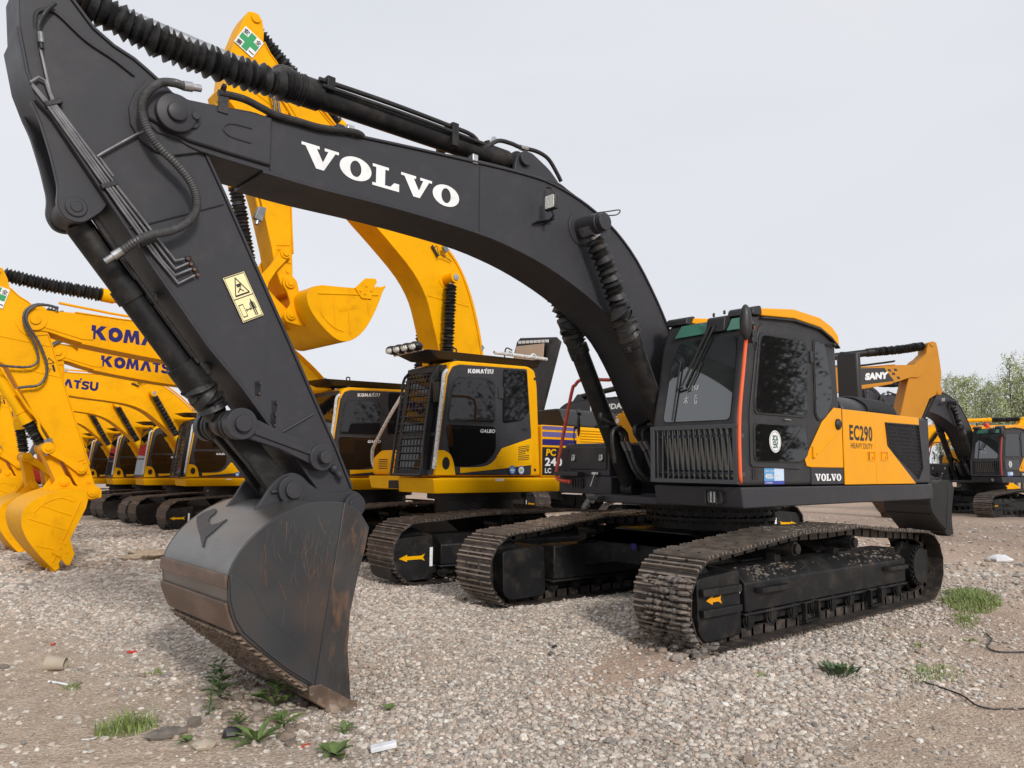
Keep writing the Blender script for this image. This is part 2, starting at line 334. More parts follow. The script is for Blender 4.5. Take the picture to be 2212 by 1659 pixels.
PT = {
'volvo_boom':[(5.446,3.832),(5.244,3.656),(4.102,3.689),(3.968,3.794)],
'pipe_a':[(7.057,3.902),(6.991,3.656),(6.957,3.587),(6.632,3.218),(6.317,2.875),(6.233,2.786),(6.178,2.807)],
'pipe_b':[(7.091,3.68),(7.053,3.724),(7.02,3.716),(6.969,3.583),(6.658,3.211),(6.304,2.814),(6.23,2.733),(6.151,2.785)],
'pipe_c':[(7.083,3.673),(6.977,3.571),(6.676,3.206),(6.312,2.771),(6.228,2.691),(6.129,2.751)],
'pipe_d':[(7.082,3.664),(6.993,3.565),(6.694,3.202),(6.362,2.803),(6.205,2.642),(6.106,2.712)],
'pipe_e':[(6.452,3.596),(6.695,3.365),(6.702,3.332),(6.624,3.241)],
'pipe_top':[(7.001,4.199),(7.043,4.13),(7.074,4.037),(7.067,3.979),(7.058,3.933),(7.05,3.896)],
'hose':[(6.265,3.918),(6.335,3.91),(6.413,3.882),(6.485,3.798),(6.513,3.714),(6.504,3.634),(6.461,3.542),(6.389,3.459),(6.286,3.383),(6.201,3.299),(6.155,3.203),(6.155,3.107),(6.206,3.02),(6.301,2.946),(6.395,2.905),(6.477,2.857),(6.555,2.781)],
'hose_boom':[(6.24,3.958),(6.146,3.957),(6.028,3.97),(5.861,3.987),(5.721,3.964),(5.625,3.948),(5.452,3.955),(5.272,3.963),(5.058,4.005),(4.958,4.016)],
'pipe_boom':[(5.29,3.962),(5.021,3.995),(4.614,4.04),(4.265,4.074),(3.925,4.123),(3.559,4.16),(3.164,4.185),(2.781,4.201),(2.602,4.158),(2.274,4.058),(1.953,3.928),(1.616,3.688),(1.292,3.341),(1.068,3.053)],
'hose_bracket':[(6.025,3.981),(5.964,3.985),(5.962,3.841),(6.012,3.837)],
'clamps':[(5.016,4.041),(3.8,4.159),(3.578,4.162)],
'cyl_pipe':[(5.21,4.325),(4.629,4.333),(3.967,4.327),(3.75,4.333),(3.581,4.36),(3.408,4.481),(3.248,4.505),(3.124,4.502),(2.912,4.524),(2.758,4.495),(2.645,4.394),(2.576,4.313)],
'lamp':[(3.112,3.951),(2.945,4.008),(2.933,3.902),(3.09,3.834)],
'lamp_brk':[(3.157,3.743),(2.865,3.881),(3.034,3.779),(2.982,3.869)],
'cyl_bracket':[(3.219,4.378),(3.137,4.457),(3.053,4.473),(2.968,4.432),(2.859,4.397),(2.748,4.361),(3.218,4.33)],
'seam_boom1':[(3.738,4.097),(3.735,3.493)],
'seam_boom2':[(5.646,3.933),(5.634,3.55)],
'seam_boom3':[(1.24,3.22),(1.601,2.884)],
'nose_recess':[(6.004,3.732),(5.951,3.783),(5.782,3.796),(6.003,3.721),(5.946,3.681),(5.788,3.688)],
'boss_boom':[(6.324,3.731),(6.33,3.843),(6.181,3.739)],
'arm_boss':[(6.468,3.923),(6.53,3.825),(6.561,3.708),(6.546,3.606),(6.483,3.519),(6.393,3.471),(6.293,3.467),(6.068,3.543)],
'seam_arm1':[(6.506,2.945),(5.937,3.239)],
'seam_arm2':[(5.444,1.72),(5.215,1.857)],
'arm_inner':[(7.041,3.608),(6.961,3.535),(6.506,2.945),(6.33,2.71)],
'arm_inner2':[(6.444,2.849),(5.979,2.265),(5.737,2.016),(5.492,1.719)],
'arm_warn':[(5.917,2.728),(5.77,2.805),(5.624,2.521),(5.764,2.448),(5.844,2.596),(5.7,2.664)],
'valve':[(6.158,2.842),(6.091,2.757)],
'plates_arm':[(5.656,2.055),(5.615,2.058),(5.623,1.968),(5.663,1.966),(5.527,1.919),(5.492,1.921),(5.506,1.853),(5.542,1.862),(5.534,1.817),(5.498,1.808)],
'tri_gusset':[(5.569,1.617),(5.217,1.864)],
'cylbracket_bk':[(6.492,2.524),(6.339,2.633),(6.307,2.595),(6.456,2.483)],
'hookshape':[(5.834,0.927),(5.848,1.002),(5.881,1.105),(5.879,1.132),(5.839,1.158),(5.772,1.184),(5.757,1.176),(5.76,1.156),(5.796,1.123),(5.802,1.095),(5.78,1.074),(5.724,1.085),(5.669,1.111),(5.71,1.078),(5.764,1.032),(5.81,0.993)],
'bk_sideseam':[(5.962,0.847),(5.873,0.813),(5.813,0.738),(5.762,0.626),(5.676,0.519),(5.528,0.401),(5.413,0.297)],
'bk_wearstrips':[(6.304,0.98),(5.977,0.848),(5.966,0.753),(6.3,0.905),(5.963,0.689),(6.3,0.855),(5.946,0.573),(6.278,0.782)],
'links':[(5.783,1.761),(5.195,1.549),(5.398,1.325),(4.915,1.21)],
'armend':[(5.488,1.72),(5.336,1.541),(5.148,1.313),(4.977,1.204),(4.884,1.259),(4.843,1.204)],
'mirror_arm':[(1.575,2.715),(1.493,2.647),(1.461,2.729)]}
# ---------------------------------------------------------------- crawler track
def track_path(L, r, top, zc):
    """closed outline (x, z) of the plates' outer face, clockwise from the front"""
    p = arc(L, zc, r, -90, 84, 12)+top+arc(-L, zc, r, 96, 270, 12)
    return p
def resample(path, pitch):
    P = [Vector(p) for p in path]+[Vector(path[0])]
    L = [0]
    for a, b in zip(P, P[1:]): L.append(L[-1]+(b-a).length)
    n = round(L[-1]/pitch); o = []; j = 0
    for i in range(n+1):
        d = L[-1]*i/n
        while j < len(L)-2 and L[j+1] < d: j += 1
        o.append(P[j].lerp(P[j+1], (d-L[j])/max(1e-9, L[j+1]-L[j])))
    return o
def track_mesh(path, y0, y1, pitch=.19, gr=.026, T=None, lite=False):
    mb = MB(T); Q = resample(path, pitch); yc = (y0+y1)/2
    for a, b in zip(Q, Q[1:]):
        d = (b-a).normalized(); nn = Vector((d.y, -d.x))      # outwards
        L = (b-a).length
        def bx(s0, s1, n0, n1, ya, yb, mi=0):
            mb.mi = mi
            A = a+d*s0+nn*n0; B = a+d*s1+nn*n0; Cc = a+d*s1+nn*n1; D = a+d*s0+nn*n1
            mb.prism([tuple(A), tuple(B), tuple(Cc), tuple(D)], ya, yb)
        # plate with its trailing curl, two grousers and a raised leading edge
        bx(-.012, L-.004, -.024, -.012, y0, y1)
        for q in (.02, L*.36, L*.72): bx(q-.007, q+.009, -.013, gr-.016 if q < .1 else gr-.022, y0+.004, y1-.004, 1)
        if not lite:
            for s_ in (-1, 1):
                bx(.0, L+.035, -.105, -.026, yc+s_*.11-.022, yc+s_*.11+.022)      # chain links
                for q in (.045, L-.05): bx(q-.012, q+.012, -.012, .004, yc+s_*.11-.014, yc+s_*.11+.014)   # bolts
                bx(L*.44, L*.62, -.0125, -.0105, yc+s_*.055-.02, yc+s_*.055+.02, 2)      # mud escape holes
            mb.mi = 0
            p = a+d*.02-nn*.065; mb.cyly(p.x, p.y, yc-.125, yc+.125, .026, 8)
    return mb
def clumps(n, fn, smin, smax, T=None):
    mb = MB(T)
    for i in range(n):
        c, sc = fn(); r = random.uniform(smin, smax)*sc
        k = len(mb.V); mb.ball((0, 0, 0), r, 6, 4, (random.uniform(.8, 1.5), random.uniform(.8, 1.5), random.uniform(.35, .8)))
        a = random.random()*6.3; ca, sa = math.cos(a), math.sin(a)
        for j in range(k, len(mb.V)):
            x, y, z = mb.V[j]; q = random.uniform(.75, 1.25)
            mb.V[j] = (c[0]+(x*ca-y*sa)*q, c[1]+(x*sa+y*ca)*q, c[2]+z*q)
    return mb
def undercarriage(root, yc, sw, path, L, zc, rr, gauge_parts=True, detail=True, mud=True):
    """two tracks at +-yc with shoe width sw; frames, rollers, idlers, sprockets"""
    for s in (1, -1):
        y0, y1 = yc-sw/2, yc+sw/2
        if s < 0: y0, y1 = -y1, -y0
        tr = track_mesh(path, y0, y1, lite=not detail).build('track', ['trackdk', 'shine' if detail else 'trackst', 'black'], root)
        fr = MB(); yo = s*(yc+sw/2-.145); yi = s*(yc-sw/2+.06)
        yr = s*(yc+.02)
        a, b = sorted((yo, yi))
        # side beam with sloping top
        prof = [(yo, .22), (yo, .475), (yr, .60), (yi, .60), (yi, .22)]
        fr.prismx(prof, -1.77, 1.50)
        fr.box(-1.80, 1.52, a-.012*(s > 0), b+.012*(s > 0) if s > 0 else b+.012, .185, .215)
        ym = s*(yc-.0); fr.box(-1.72, 1.6, ym-.16, ym+.10, .10, .215)  # inner box added to block light showing between the rollers
        o = fr.build('track_frame', 'black', root, bev=.012)
        for x0 in (.30, -1.05):
            g = MB(); a3, b3 = sorted((s*(yc+.17), s*(yc+.215))); g.box(x0, x0+.03, a3, b3, .045, .215); g.box(x0+.25, x0+.28, a3, b3, .045, .215); g.box(x0, x0+.28, a3, b3, .035, .06); g.build('chain_guard', 'black', o)
        nb = MB(); yb = s*(yc+sw/2-.095); y2 = s*(yc-sw/2+.05); a2, b2 = sorted((yb, y2))
        nb.prism(rnd([(2.25, .12), (2.27, .58), (1.66, .62), (1.64, .06), (2.16, .05)], .05), a2, b2)
        nb.build('idler_guard', 'black', o, bev=.01)
        if detail:
            for z0 in (.27, .44):
                q = MB(); ya, yb_ = sorted((yb+s*.001, yb+s*.055)); q.box(1.70, 2.25, ya, yb_, z0, z0+.06); q.build('guard_bar', 'black', o, bev=.006)
            q = MB(); yy = yb+s*.0035
            q.add([(x, yy, z) for x, z in [(2.15, .395), (2.06, .435), (2.06, .413), (1.98, .413), (1.93, .437), (1.95, .395), (1.93, .353), (1.98, .377), (2.06, .377), (2.06, .355)]], [list(range(10))])
            q.build('arrow_sticker', 'yel', o)
            q = MB(); q.add([(x, yo+s*.004, z) for x, z in [(1.63, .40), (1.585, .40), (1.585, .50-.04), (1.63, .46)]], [[0, 1, 2, 3]]); q.build('hook_sticker', 'white', o)
            # step brackets
            for x0, x1 in ((.83, 1.36), (-1.70, -1.18)):
                q = MB(); ya, yb_ = sorted((yo+s*.001, yo+s*.085)); q.prismz(rnd([(x0, yo), (x1, yo), (x1-.03, yo+s*.085), (x0+.03, yo+s*.085)], .02), .385, .43); q.build('step_bracket', 'black', o, bev=.006)
        else:
            q = MB(); yy = yb+s*.004
            q.add([(x, yy, z) for x, z in [(2.15, .34), (2.03, .385), (2.03, .362), (1.83, .362), (1.77, .385), (1.80, .34), (1.77, .295), (1.83, .318), (2.03, .318), (2.03, .295)]], [list(range(10))])
            q.build('arrow_sticker', 'kyel2', o)
            q = MB(); q.add([(x, yy, z) for x, z in [(1.70, .22), (1.655, .22), (1.655, .46), (1.70, .46)]], [[0, 1, 2, 3]]); q.build('sticker', 'white', o)
        nroll = 9
        for i in range(nroll):
            x = 1.42-i*(3.0/(nroll-1)); m = MB(); y3, y4 = s*(yc-.15), s*(yc+.15)
            m.cyly(x, .155, min(y3, y4), max(y3, y4), .072, 14); 
            for yy in (-.15, -.10, .06, .10): m.cyly(x, .14, s*yc+yy, s*yc+yy+.035, .088, 16)
            m.box(x-.045, x+.045, s*(yc+.14)-.02, s*(yc+.14)+.02, .11, .20)
            m.build('track_roller', 'black', o)
        for x in ((.66, -.50) if detail else (.5, -.7)):
            m = MB(); m.cyly(x, .735 if detail else .70, s*yc-.15, s*yc+.17, .07, 16); m.box(x-.05, x+.05, s*yc-.12, s*yc-.02, .58, .74)
            m.cyly(x, .735 if detail else .70, s*(yc)+.14*s-.012, s*yc+.19*s+.012 if s > 0 else s*yc+.14*s+.012, .05, 12)
            m.build('carrier_roller', 'black', o)
        m = MB(); m.cyly(L, zc, s*yc-.07, s*yc+.07, rr-.13, 28); m.cyly(L, zc, s*yc-.03, s*yc+.03, rr-.1, 28); m.build('idler', 'black', o)
        m = MB(); teeth = []
        for i in range(44): a_ = 2*math.pi*i/44; q = rr-.105 if i % 4 < 2 else rr-.15; teeth.append((-L+q*math.cos(a_), zc+q*math.sin(a_)))
        m.prism(teeth, s*yc-.035, s*yc+.035); m.cyly(-L, zc, *sorted((s*(yc-.1), s*(yc+.17))), .235, 28); m.cyly(-L, zc, *sorted((s*(yc+.17), s*(yc+.205))), .205, 28)
        for i in range(22):
            a_ = 2*math.pi*i/22; x, z = -L+.222*math.cos(a_), zc+.222*math.sin(a_); m.cyly(x, z, *sorted((s*(yc+.17), s*(yc+.195))), .018, 6)
        m.build('sprocket', 'black', o)
        if mud:
            Pm = resample(path, .05); tops = [p for p in Pm if p.y > .74]
            def top_pt():
                p = random.choice([t for t in tops if (-2.1 < t.x < .8)] if s > 0 else [t for t in tops if (-.6 < t.x < 1.5)]); return (p.x+random.uniform(-.03, .03), random.uniform(y0+.03, y1-.02), p.y-.004), random.choice((.5, .8, 1, 1))
            tag(clumps(900 if s > 0 else 1500, top_pt, .010, .030).build('dried_mud', 'mudgrey' if s > 0 else 'mud', root), kind='stuff')
            def fr_pt():
                return (random.uniform(-1.7, 1.35), random.uniform(min(yr, yo)+.01, max(yr, yo)), random.uniform(0, 1)), 1
            def fr2():
                t = random.random()**.6; y = yo+(yr-yo)*t; x = random.choice([random.gauss(-1.35, .22), random.gauss(-.75, .25), random.gauss(.75, .18), random.gauss(1.15, .12)]); x = max(-1.74, min(1.45, x))
                return (x, y, .475+.125*t), random.choice((.4, .6, 1))
            tag(clumps(240, fr2, .006, .024).build('mud_crumbs', 'mudgrey', o), kind='stuff')
            if s > 0:
                pf = [p for p in Pm if p.x > 2.12 and p.y < .62]
                def f_pt():
                    p = random.choice(pf); yy = random.triangular(y0+.08, y1-.005, y1-.06)
                    return (p.x+.005, yy, p.y), random.choice((.6, 1, 1.1))
                tag(clumps(520, f_pt, .014, .042).build('dried_mud', 'mudgrey', root), kind='stuff')
                def f2():
                    return (random.uniform(2.0, 2.45), random.uniform(y0+.15, y1+.01), random.uniform(-.03, .05)), 1
                tag(clumps(60, f2, .02, .045).build('dried_mud', 'mudgrey', root), kind='stuff')
MP = track_path(2.10, .405, [(2.08, .79), (1.9, .795), (1.63, .825), (.99, .885), (.66, .915), (.1, .905), (-.48, .925), (-.9, .87), (-1.28, .845), (-2.0, .80)], .383)

# ---------------------------------------------------------------- main excavator
FOOT = {-1: [([(1.68, 2.08), (1.66, 2.01), (1.44, 1.95), (1.33, 1.88), (1.33, 1.79)], -.20), ([(1.52, 1.55), (1.56, 1.75), (1.55, 1.89), (1.43, 1.92), (1.34, 1.87), (1.315, 1.79)], -.14)],
        1: [([(1.16, 2.15), (1.23, 2.05), (1.33, 1.98), (1.49, 1.93), (1.50, 1.86), (1.43, 1.79)], .12), ([(1.44, 1.79), (1.45, 1.86), (1.39, 1.91), (1.27, 1.89), (1.10, 1.84)], .18)]}
FOOTB = {-1: [([(1.33, 1.79), (1.27, 1.68), (1.22, 1.57), (1.15, 1.46), (.99, 1.36), (.77, 1.34)], -.20), ([(1.32, 1.79), (1.26, 1.68), (1.22, 1.57), (1.14, 1.46), (1.0, 1.37), (.82, 1.35)], -.14)],
         1: [([(1.43, 1.79), (1.35, 1.68), (1.30, 1.57), (1.25, 1.48), (1.15, 1.38), (.96, 1.34)], .12), ([(1.43, 1.79), (1.36, 1.70), (1.31, 1.57), (1.25, 1.48), (1.14, 1.39), (.95, 1.35)], .18)]}
S = .032
def build_main(simple=False):
    root = empty('excavator')
    rz = S
    undercarriage(root, 1.295, .60, MP, 2.08, .385, .405)
    # car body with legs
    m = MB()
    for sx in (1, -1):
        leg = [(-1.12, .33), (-1.12, .60), (-.86, .64), (-.52, .80), (.52, .80), (.86, .64), (1.12, .60), (1.12, .33), (.55, .44), (-.55, .44)]
        m.prismx(leg, sx*.42, sx*1.02)
        m.prismx([(-1.13, .60), (-.86, .645), (-.52, .805), (.52, .805), (.86, .645), (1.13, .60), (1.13, .625), (.85, .67), (.50, .83), (-.50, .83), (-.85, .67), (-1.13, .625)], sx*.38, sx*1.06)
    m.box(-.45, .45, -.62, .62, .44, .79)
    cb = m.build('car_body', 'black', root, bev=.01)
    q = MB(); q.add([(1.063, -.27, .60), (1.063, -.20, .60), (1.063, -.20, .67), (1.063, -.27, .67)], [[0, 1, 2, 3]]); q.build('sticker', 'purple', cb)
    m = MB(); m.cyl((0, 0, .79), (0, 0, .93), .66, n=48); m.cyl((0, 0, .93), (0, 0, .965), .74, n=48); m.cyl((0, 0, .975), (0, 0, 1.06), .70, n=48); m.cyl((0, 0, 1.06), (0, 0, 1.14), .80, n=48)
    for i in range(36):
        a = 2*math.pi*i/36; x, y = .715*math.cos(a), .715*math.sin(a); m.cyl((x, y, .90), (x, y, .99), .016, n=6)
        m.cyl((x*1.06, y*1.06, 1.03), (x*1.06, y*1.06, 1.062), .018, n=6)
    m.build('swing_ring', 'black', root)
    # ---- deck
    m = MB()
    m.prism(rnd([(1.63, 1.335), (-2.86, 1.335), (-2.86, 1.15), (1.60, 1.145)], .02, 3), .46, 1.44)
    m.prism(rnd([(1.05, 1.40), (-2.86, 1.335), (-2.86, 1.15), (1.05, 1.19)], .02, 3), -1.44, -.60)
    m.box(-2.8, 1.32, -.62, .48, 1.12, 1.20); m.box(-2.6, -.35, -.62, .48, 1.2, 1.45)
    m.box(.9, 1.45, -.60, -.46, 1.14, 1.19)
    dk = m.build('deck_frame', 'dark', root, bev=.014, rz=rz)
    m = MB(); m.prismx(rnd([(.86, 1.22), (.86, 1.30), (.92, 1.335-.01)], .01) if 0 else rnd([(1.05, 1.17), (1.05, 1.305), (1.25, 1.305), (1.25, 1.17)], .04), 1.615, 1.66)
    hl = m.build('headlight', 'plastic', dk, bev=.006)
    m = MB(); m.prismx(rnd([(1.11, 1.19), (1.11, 1.29), (1.19, 1.29), (1.19, 1.19)], .02), 1.66, 1.668); m.build('lens', 'lens', hl) if 0 else m.build('headlight_lens', 'lens', dk)
    m = MB()
    for k in range(4): m.box(1.662, 1.682, 1.085+k*.037, 1.095+k*.037, 1.175, 1.30)
    m.build('headlight_grid', 'cabgrey', dk)
    m = MB(); m.prismx(rnd([(-1.22, 1.25), (-1.22, 1.37), (-1.02, 1.37), (-1.02, 1.25)], .03), 1.045, 1.075)
    for k in range(4): m.box(1.07, 1.09, -1.19+k*.045, -1.178+k*.045, 1.26, 1.36)
    m.build('headlight', 'plastic', dk)
    # ---- left body side
    m = MB()
    m.prism([(-.40, 1.345), (-.40, 2.155), (-.9, 2.165), (-2.84, 2.175), (-2.84, 1.345)], .95, 1.425)
    m.box(-2.84, -.42, -1.42, .98, 1.34, 2.14)
    hs_ = m.build('engine_housing', 'dark', root, bev=.03, rz=rz, seg=3)
    def panel(pts, y, t, mt, nm, bev=.006, par=None):
        mb = MB(); mb.prism(pts, y, y+t); return mb.build(nm, mt, par or hs_, bev=bev)
    panel([(-.405, 1.345), (-.405, 2.16), (-1.185, 2.165), (-1.195, 1.345)], 1.4255, .016, 'yel', 'service_door')
    panel([(-1.20, 1.345), (-1.19, 2.165), (-2.50, 2.17), (-2.50, 2.075), (-1.475, 2.065), (-1.525, 1.79), (-2.335, 1.345)], 1.4255, .016, 'yel', 'service_door')
    m = MB(); m.band([(-1.525, 1.79), (-1.475, 2.065), (-2.47, 2.078), (-2.56, 1.535), (-2.42, 1.40)], 1.42, 1.452, .012); m.build('grille_frame', 'cabgrey', hs_)
    m = MB()                                       # hexagonal mesh
    hexa = .030; poly = [Vector(p) for p in [(-1.53, 1.785), (-1.485, 2.06), (-2.46, 2.07), (-2.54, 1.545), (-2.42, 1.42)]]
    def inside(x, z):
        c = False; j = len(poly)-1
        for i in range(len(poly)):
            if (poly[i].y > z) != (poly[j].y > z) and x < (poly[j].x-poly[i].x)*(z-poly[i].y)/(poly[j].y-poly[i].y)+poly[i].x: c = not c
            j = i
        return c
    dx, dz = hexa*1.732, hexa*1.5
    for r_ in range(24):
        for c_ in range(24):
            x = -1.45-c_*dx-(dx/2 if r_ % 2 else 0); z = 1.40+r_*dz
            if not inside(x, z): continue
            for k in range(3):
                a, b = R(30+60*k), R(90+60*k)
                p0 = (x+hexa*math.cos(a), z+hexa*math.sin(a)); p1 = (x+hexa*math.cos(b), z+hexa*math.sin(b))
                for (po) in stroke([p0, p1], .0065): m.prism(po, 1.434, 1.442)
    m.build('grille_mesh', 'cabgrey', hs_)
    panel([(-1.53, 1.785), (-1.485, 2.06), (-2.46, 2.07), (-2.54, 1.545), (-2.42, 1.42)], 1.4265, .002, 'blackdecal', 'grille_backing', 0)
    for x0, x1, z0, z1 in ((-1.15, -.98, 1.61, 1.715), (-1.50, -1.33, 1.62, 1.72)):
        m = MB(); fr = [(x0, z0), (x1, z0), (x1, z1), (x0, z1)]
        m.band(fr, 1.4415, 1.452, .010, closed=True); m.cyly(x0+.05, z0+.035, 1.4415, 1.456, .012, 10); m.build('door_lock', 'yel', hs_)
    m = MB()
    m.add([(-.99, 1.4425, 1.615), (-1.03, 1.4425, 1.615), (-1.03, 1.4425, 1.705), (-.99, 1.4425, 1.705)], [[0, 1, 2, 3]]); m.build('lock_recess', 'blackdecal', hs_)
    letter('model_lettering', font_polys('EC290', .03, 1.12), (-.545, 1.4435, 1.825), (-1, 0, .0), (0, 0, 1), .175, .575, 'blackdecal', hs_)
    letter('model_lettering', font_polys('HEAVY DUTY', .0, 1.0), (-.57, 1.4435, 1.74), (-1, 0, .0), (0, 0, 1), .062, .545, 'blackdecal', hs_)
    # hood
    m = MB(); prof = rnd([(-.6, 2.10), (-.6, 2.36), (.85, 2.42), (1.02, 2.30), (1.04, 2.12)], .14, 5)
    m.prismx(prof, -2.95, -1.30)
    hd = m.build('engine_hood', 'plastic', root, bev=.03, rz=rz, seg=3)
    for k in range(13):
        x = -1.98-k*.067
        m = MB(); m.sweep([(x, y, z+.006) for y, z in rnd([(.62, 2.425), (.86, 2.43), (1.03, 2.31), (1.045, 2.20)], .12, 5)], .017, 8); m.build('hood_louvre', 'plastic', hd)
    # tank and right side
    m = MB(); m.box(-.45, .22, -1.42, -.60, 1.34, 2.12); m.build('fuel_tank', 'dark', root, bev=.03, rz=rz)
    m = MB(); m.prismx(rnd([(-1.24, 1.80), (-1.20, 2.02), (-1.12, 2.18), (-.70, 2.18), (-.60, 1.98), (-.64, 1.80)], .04), .215, .33); m.prismx([(-1.05, 2.18), (-1.05, 2.215), (-.72, 2.215), (-.72, 2.18)], .2, .32)
    tk = m.build('tank_cover', 'yel', root, bev=.012, rz=rz)
    m = MB(); m.sweep([(.33, -1.11, 2.09), (.336, -1.11, 2.09)], .03, 14); m.build('cover_bolt', 'steel', tk)
    m = MB(); m.tube([(.26, -.60, 2.24), (.26, -.9, 2.24), (.26, -.965, 2.28), (.26, -.975, 2.36), (.26, -.95, 2.62), (.0, -.95, 2.66), (-.4, -.95, 2.62), (-.42, -.95, 2.2)], .022, 8, 3); m.build('guard_rail', 'yel', root, rz=rz)
    # tool box
    m = MB(); m.prism(rnd([(1.05, 1.44), (1.05, 1.71), (1.0, 1.785), (.45, 1.79), (.45, 1.40), (1.05, 1.40)], .02), -1.36, -.62)
    tb = m.build('tool_box', 'dark', root, bev=.025, rz=rz, seg=3)
    m = MB(); m.prismx(rnd([(-1.25, 1.475), (-1.25, 1.735), (-.66, 1.735), (-.66, 1.475)], .03), 1.045, 1.066); m.build('tool_box_door', 'cabgrey', tb, bev=.008)
    for y in (-1.17, -.73):
        m = MB(); m.prismx(rnd([(y-.03, 1.58), (y-.03, 1.65), (y+.025, 1.65), (y+.025, 1.58)], .01), 1.066, 1.082); m.ball((1.088, y-.012, 1.583), .014); m.ball((1.088, y+.012, 1.583), .014); m.sweep([(1.083, y-.01, 1.60), (1.095, y-.01, 1.645)], .007, 6); m.build('latch', 'steel', tb)
    m = MB(); m.tube([(1.08, -.80, 1.43), (1.09, -.82, 1.41), (1.09, -.85, 1.34), (1.09, -.88, 1.28)], .010, 6); m.box(1.05, 1.085, -.87, -.77, 1.42, 1.445); m.build('latch', 'steel', tb)
    m = MB(); m.box(1.03, 1.17, -1.40, -1.02, 1.395, 1.445); m.build('step', 'dark', tb, bev=.008)
    m = MB(); m.tube([(1.12, -1.22, 1.33), (1.15, -1.33, 1.345), (1.15, -1.39, 1.40), (1.13, -1.39, 1.5), (1.10, -1.19, 2.37), (1.08, -1.14, 2.49), (1.06, -1.04, 2.55), (1.0, -.74, 2.53), (.98, -.66, 2.53), (.96, -.58, 2.58), (.93, -.48, 2.66)], .021, 10, 5)
    m.box(1.05, 1.13, -1.25, -1.18, 1.31, 1.35); m.build('handrail', 'redpipe', root, rz=rz)
    # side mirror on the right hand rail
    m = MB(); m.sweep([(1.0, -1.20, 1.74), (1.02, -1.22, 1.86), (1.02, -1.21, 1.98)], .008, 6); m.ball((1.02, -1.19, 1.98), .022); a = len(m.V)
    m.ball((1.03, -1.13, 2.0), .135, 16, 10, (.14, .17, 1)); m.cyl((1.0, -1.15, 2.14), (.93, -1.23, 2.19), .026, n=10); m.build('mirror', 'rubber', root, rz=rz)
    m = MB(); m.ball((.6, -1.25, 2.30), .11, 16, 10, (.12, 1, .2)); m.build('amber_mirror', 'amber', root, rz=rz) if 0 else None
    # counterweight
    m = MB(); th = [R(180-27+54*i/16) for i in range(17)]
    plan = [(-2.845, 1.435)]+[(3.12*math.cos(t), 3.12*math.sin(t)) for t in th]+[(-2.845, -1.435)]
    m.prismz(rnd(plan, .10, 4), 1.14, 2.175)
    m.build('counterweight', 'dark', root, bev=.05, rz=rz, seg=4)
    # swing-in panel with brand
    # ---- cab
    m = MB()
    prof = rnd([(1.60, 1.345), (1.655, 1.90), (1.485, 2.70), (1.37, 2.955), (.6, 3.05), (.09, 3.03), (-.33, 2.87), (-.375, 2.18), (-.40, 1.345)], .05, 4)
    m.prism(prof, .46, 1.42)
    cab = m.build('cab', 'cabgrey', root, bev=.05, rz=rz, seg=4)
    m = MB()                                       # roof cap, raised rim over each side
    m.prism([(1.30, 2.975), (1.27, 3.03), (.6, 3.115), (.05, 3.105), (-.22, 3.04), (-.355, 2.96), (-.375, 2.86), (-.34, 2.86), (-.20, 2.93), (.05, 3.0), (.6, 3.02), (1.2, 2.965)], 1.18, 1.445)
    m.prism([(1.30, 2.975), (1.27, 3.03), (.6, 3.115), (.05, 3.105), (-.22, 3.04), (-.355, 2.96), (-.375, 2.86), (-.34, 2.86), (-.20, 2.93), (.05, 3.0), (.6, 3.02), (1.2, 2.965)], .45, .72)
    m.prism([(1.18, 2.975), (.6, 3.095), (.05, 3.09), (-.34, 2.96), (-.36, 2.88), (.05, 3.02), (.6, 3.04), (1.15, 2.96)], .72, 1.18)
    m.build('roof_cap', 'yel', cab, bev=.02, seg=3)
    for y0, y1 in ((1.175, 1.45), (.445, .70)): m = MB(); m.prism(rnd([(1.40, 2.95), (1.37, 3.03), (1.24, 3.06), (1.22, 2.97)], .03), y0, y1); m.build('roof_corner_trim', 'plastic', cab, bev=.012)
    m = MB(); m.prism([(1.2, 2.955), (.6, 3.012), (.05, 2.992), (-.2, 2.92), (-.36, 2.84), (-.375, 2.82), (-.2, 2.90), (.05, 2.972), (.6, 2.992), (1.25, 2.935)], 1.40, 1.455); m.build('roof_seal', 'rubber', cab)
    # side door, windows
    yo = 1.4205
    def sl(nm, pts, y, t, mt, bev=.0, par=None):
        mb = MB(); mb.prism(pts, y, y+t); return mb.build(nm, mt, par or cab, bev=bev)
    door = rnd([(1.455, 1.52), (1.455, 2.02), (1.275, 2.82), (1.20, 2.895), (.28, 2.915), (.265, 2.75), (.31, 2.0), (.43, 1.66), (.52, 1.50)], .05, 5)
    sl('door', door, yo, .014, 'cabgrey', .007)
    w1 = rnd([(1.26, 2.80), (.43, 2.83), (.345, 2.78), (.365, 2.06), (.43, 2.02), (1.38, 2.01), (1.385, 2.12)], .075, 6)
    sl('window_gasket', w1, yo+.013, .011, 'rubber', .004)
    sl('door_window', inset(w1, .035), yo+.0245, .004, 'glass')
    w2 = rnd([(.19, 2.86), (0.0, 2.875), (-.06, 2.82), (-.20, 2.42), (-.20, 2.23), (-.05, 2.05), (.12, 1.995), (.20, 2.06)], .06, 5)
    sl('window_gasket', w2, yo-.001, .014, 'rubber', .004)
    sl('quarter_window', inset(w2, .025), yo+.0135, .004, 'glass')
    w3 = rnd([(1.405, 1.93), (.40, 1.945), (.37, 1.66), (.53, 1.565), (1.405, 1.565)], .07, 6)
    sl('window_gasket', w3, yo+.013, .009, 'rubber', .004)
    sl('door_lower_window', inset(w3, .03), yo+.0225, .004, 'glass')
    # round character sticker
    m = MB(); m.sweep([(1.04, yo+.0275, 1.765), (1.04, yo+.0285, 1.765)], .106, 36); st = m.build('round_sticker', 'white', cab)
    m = MB()
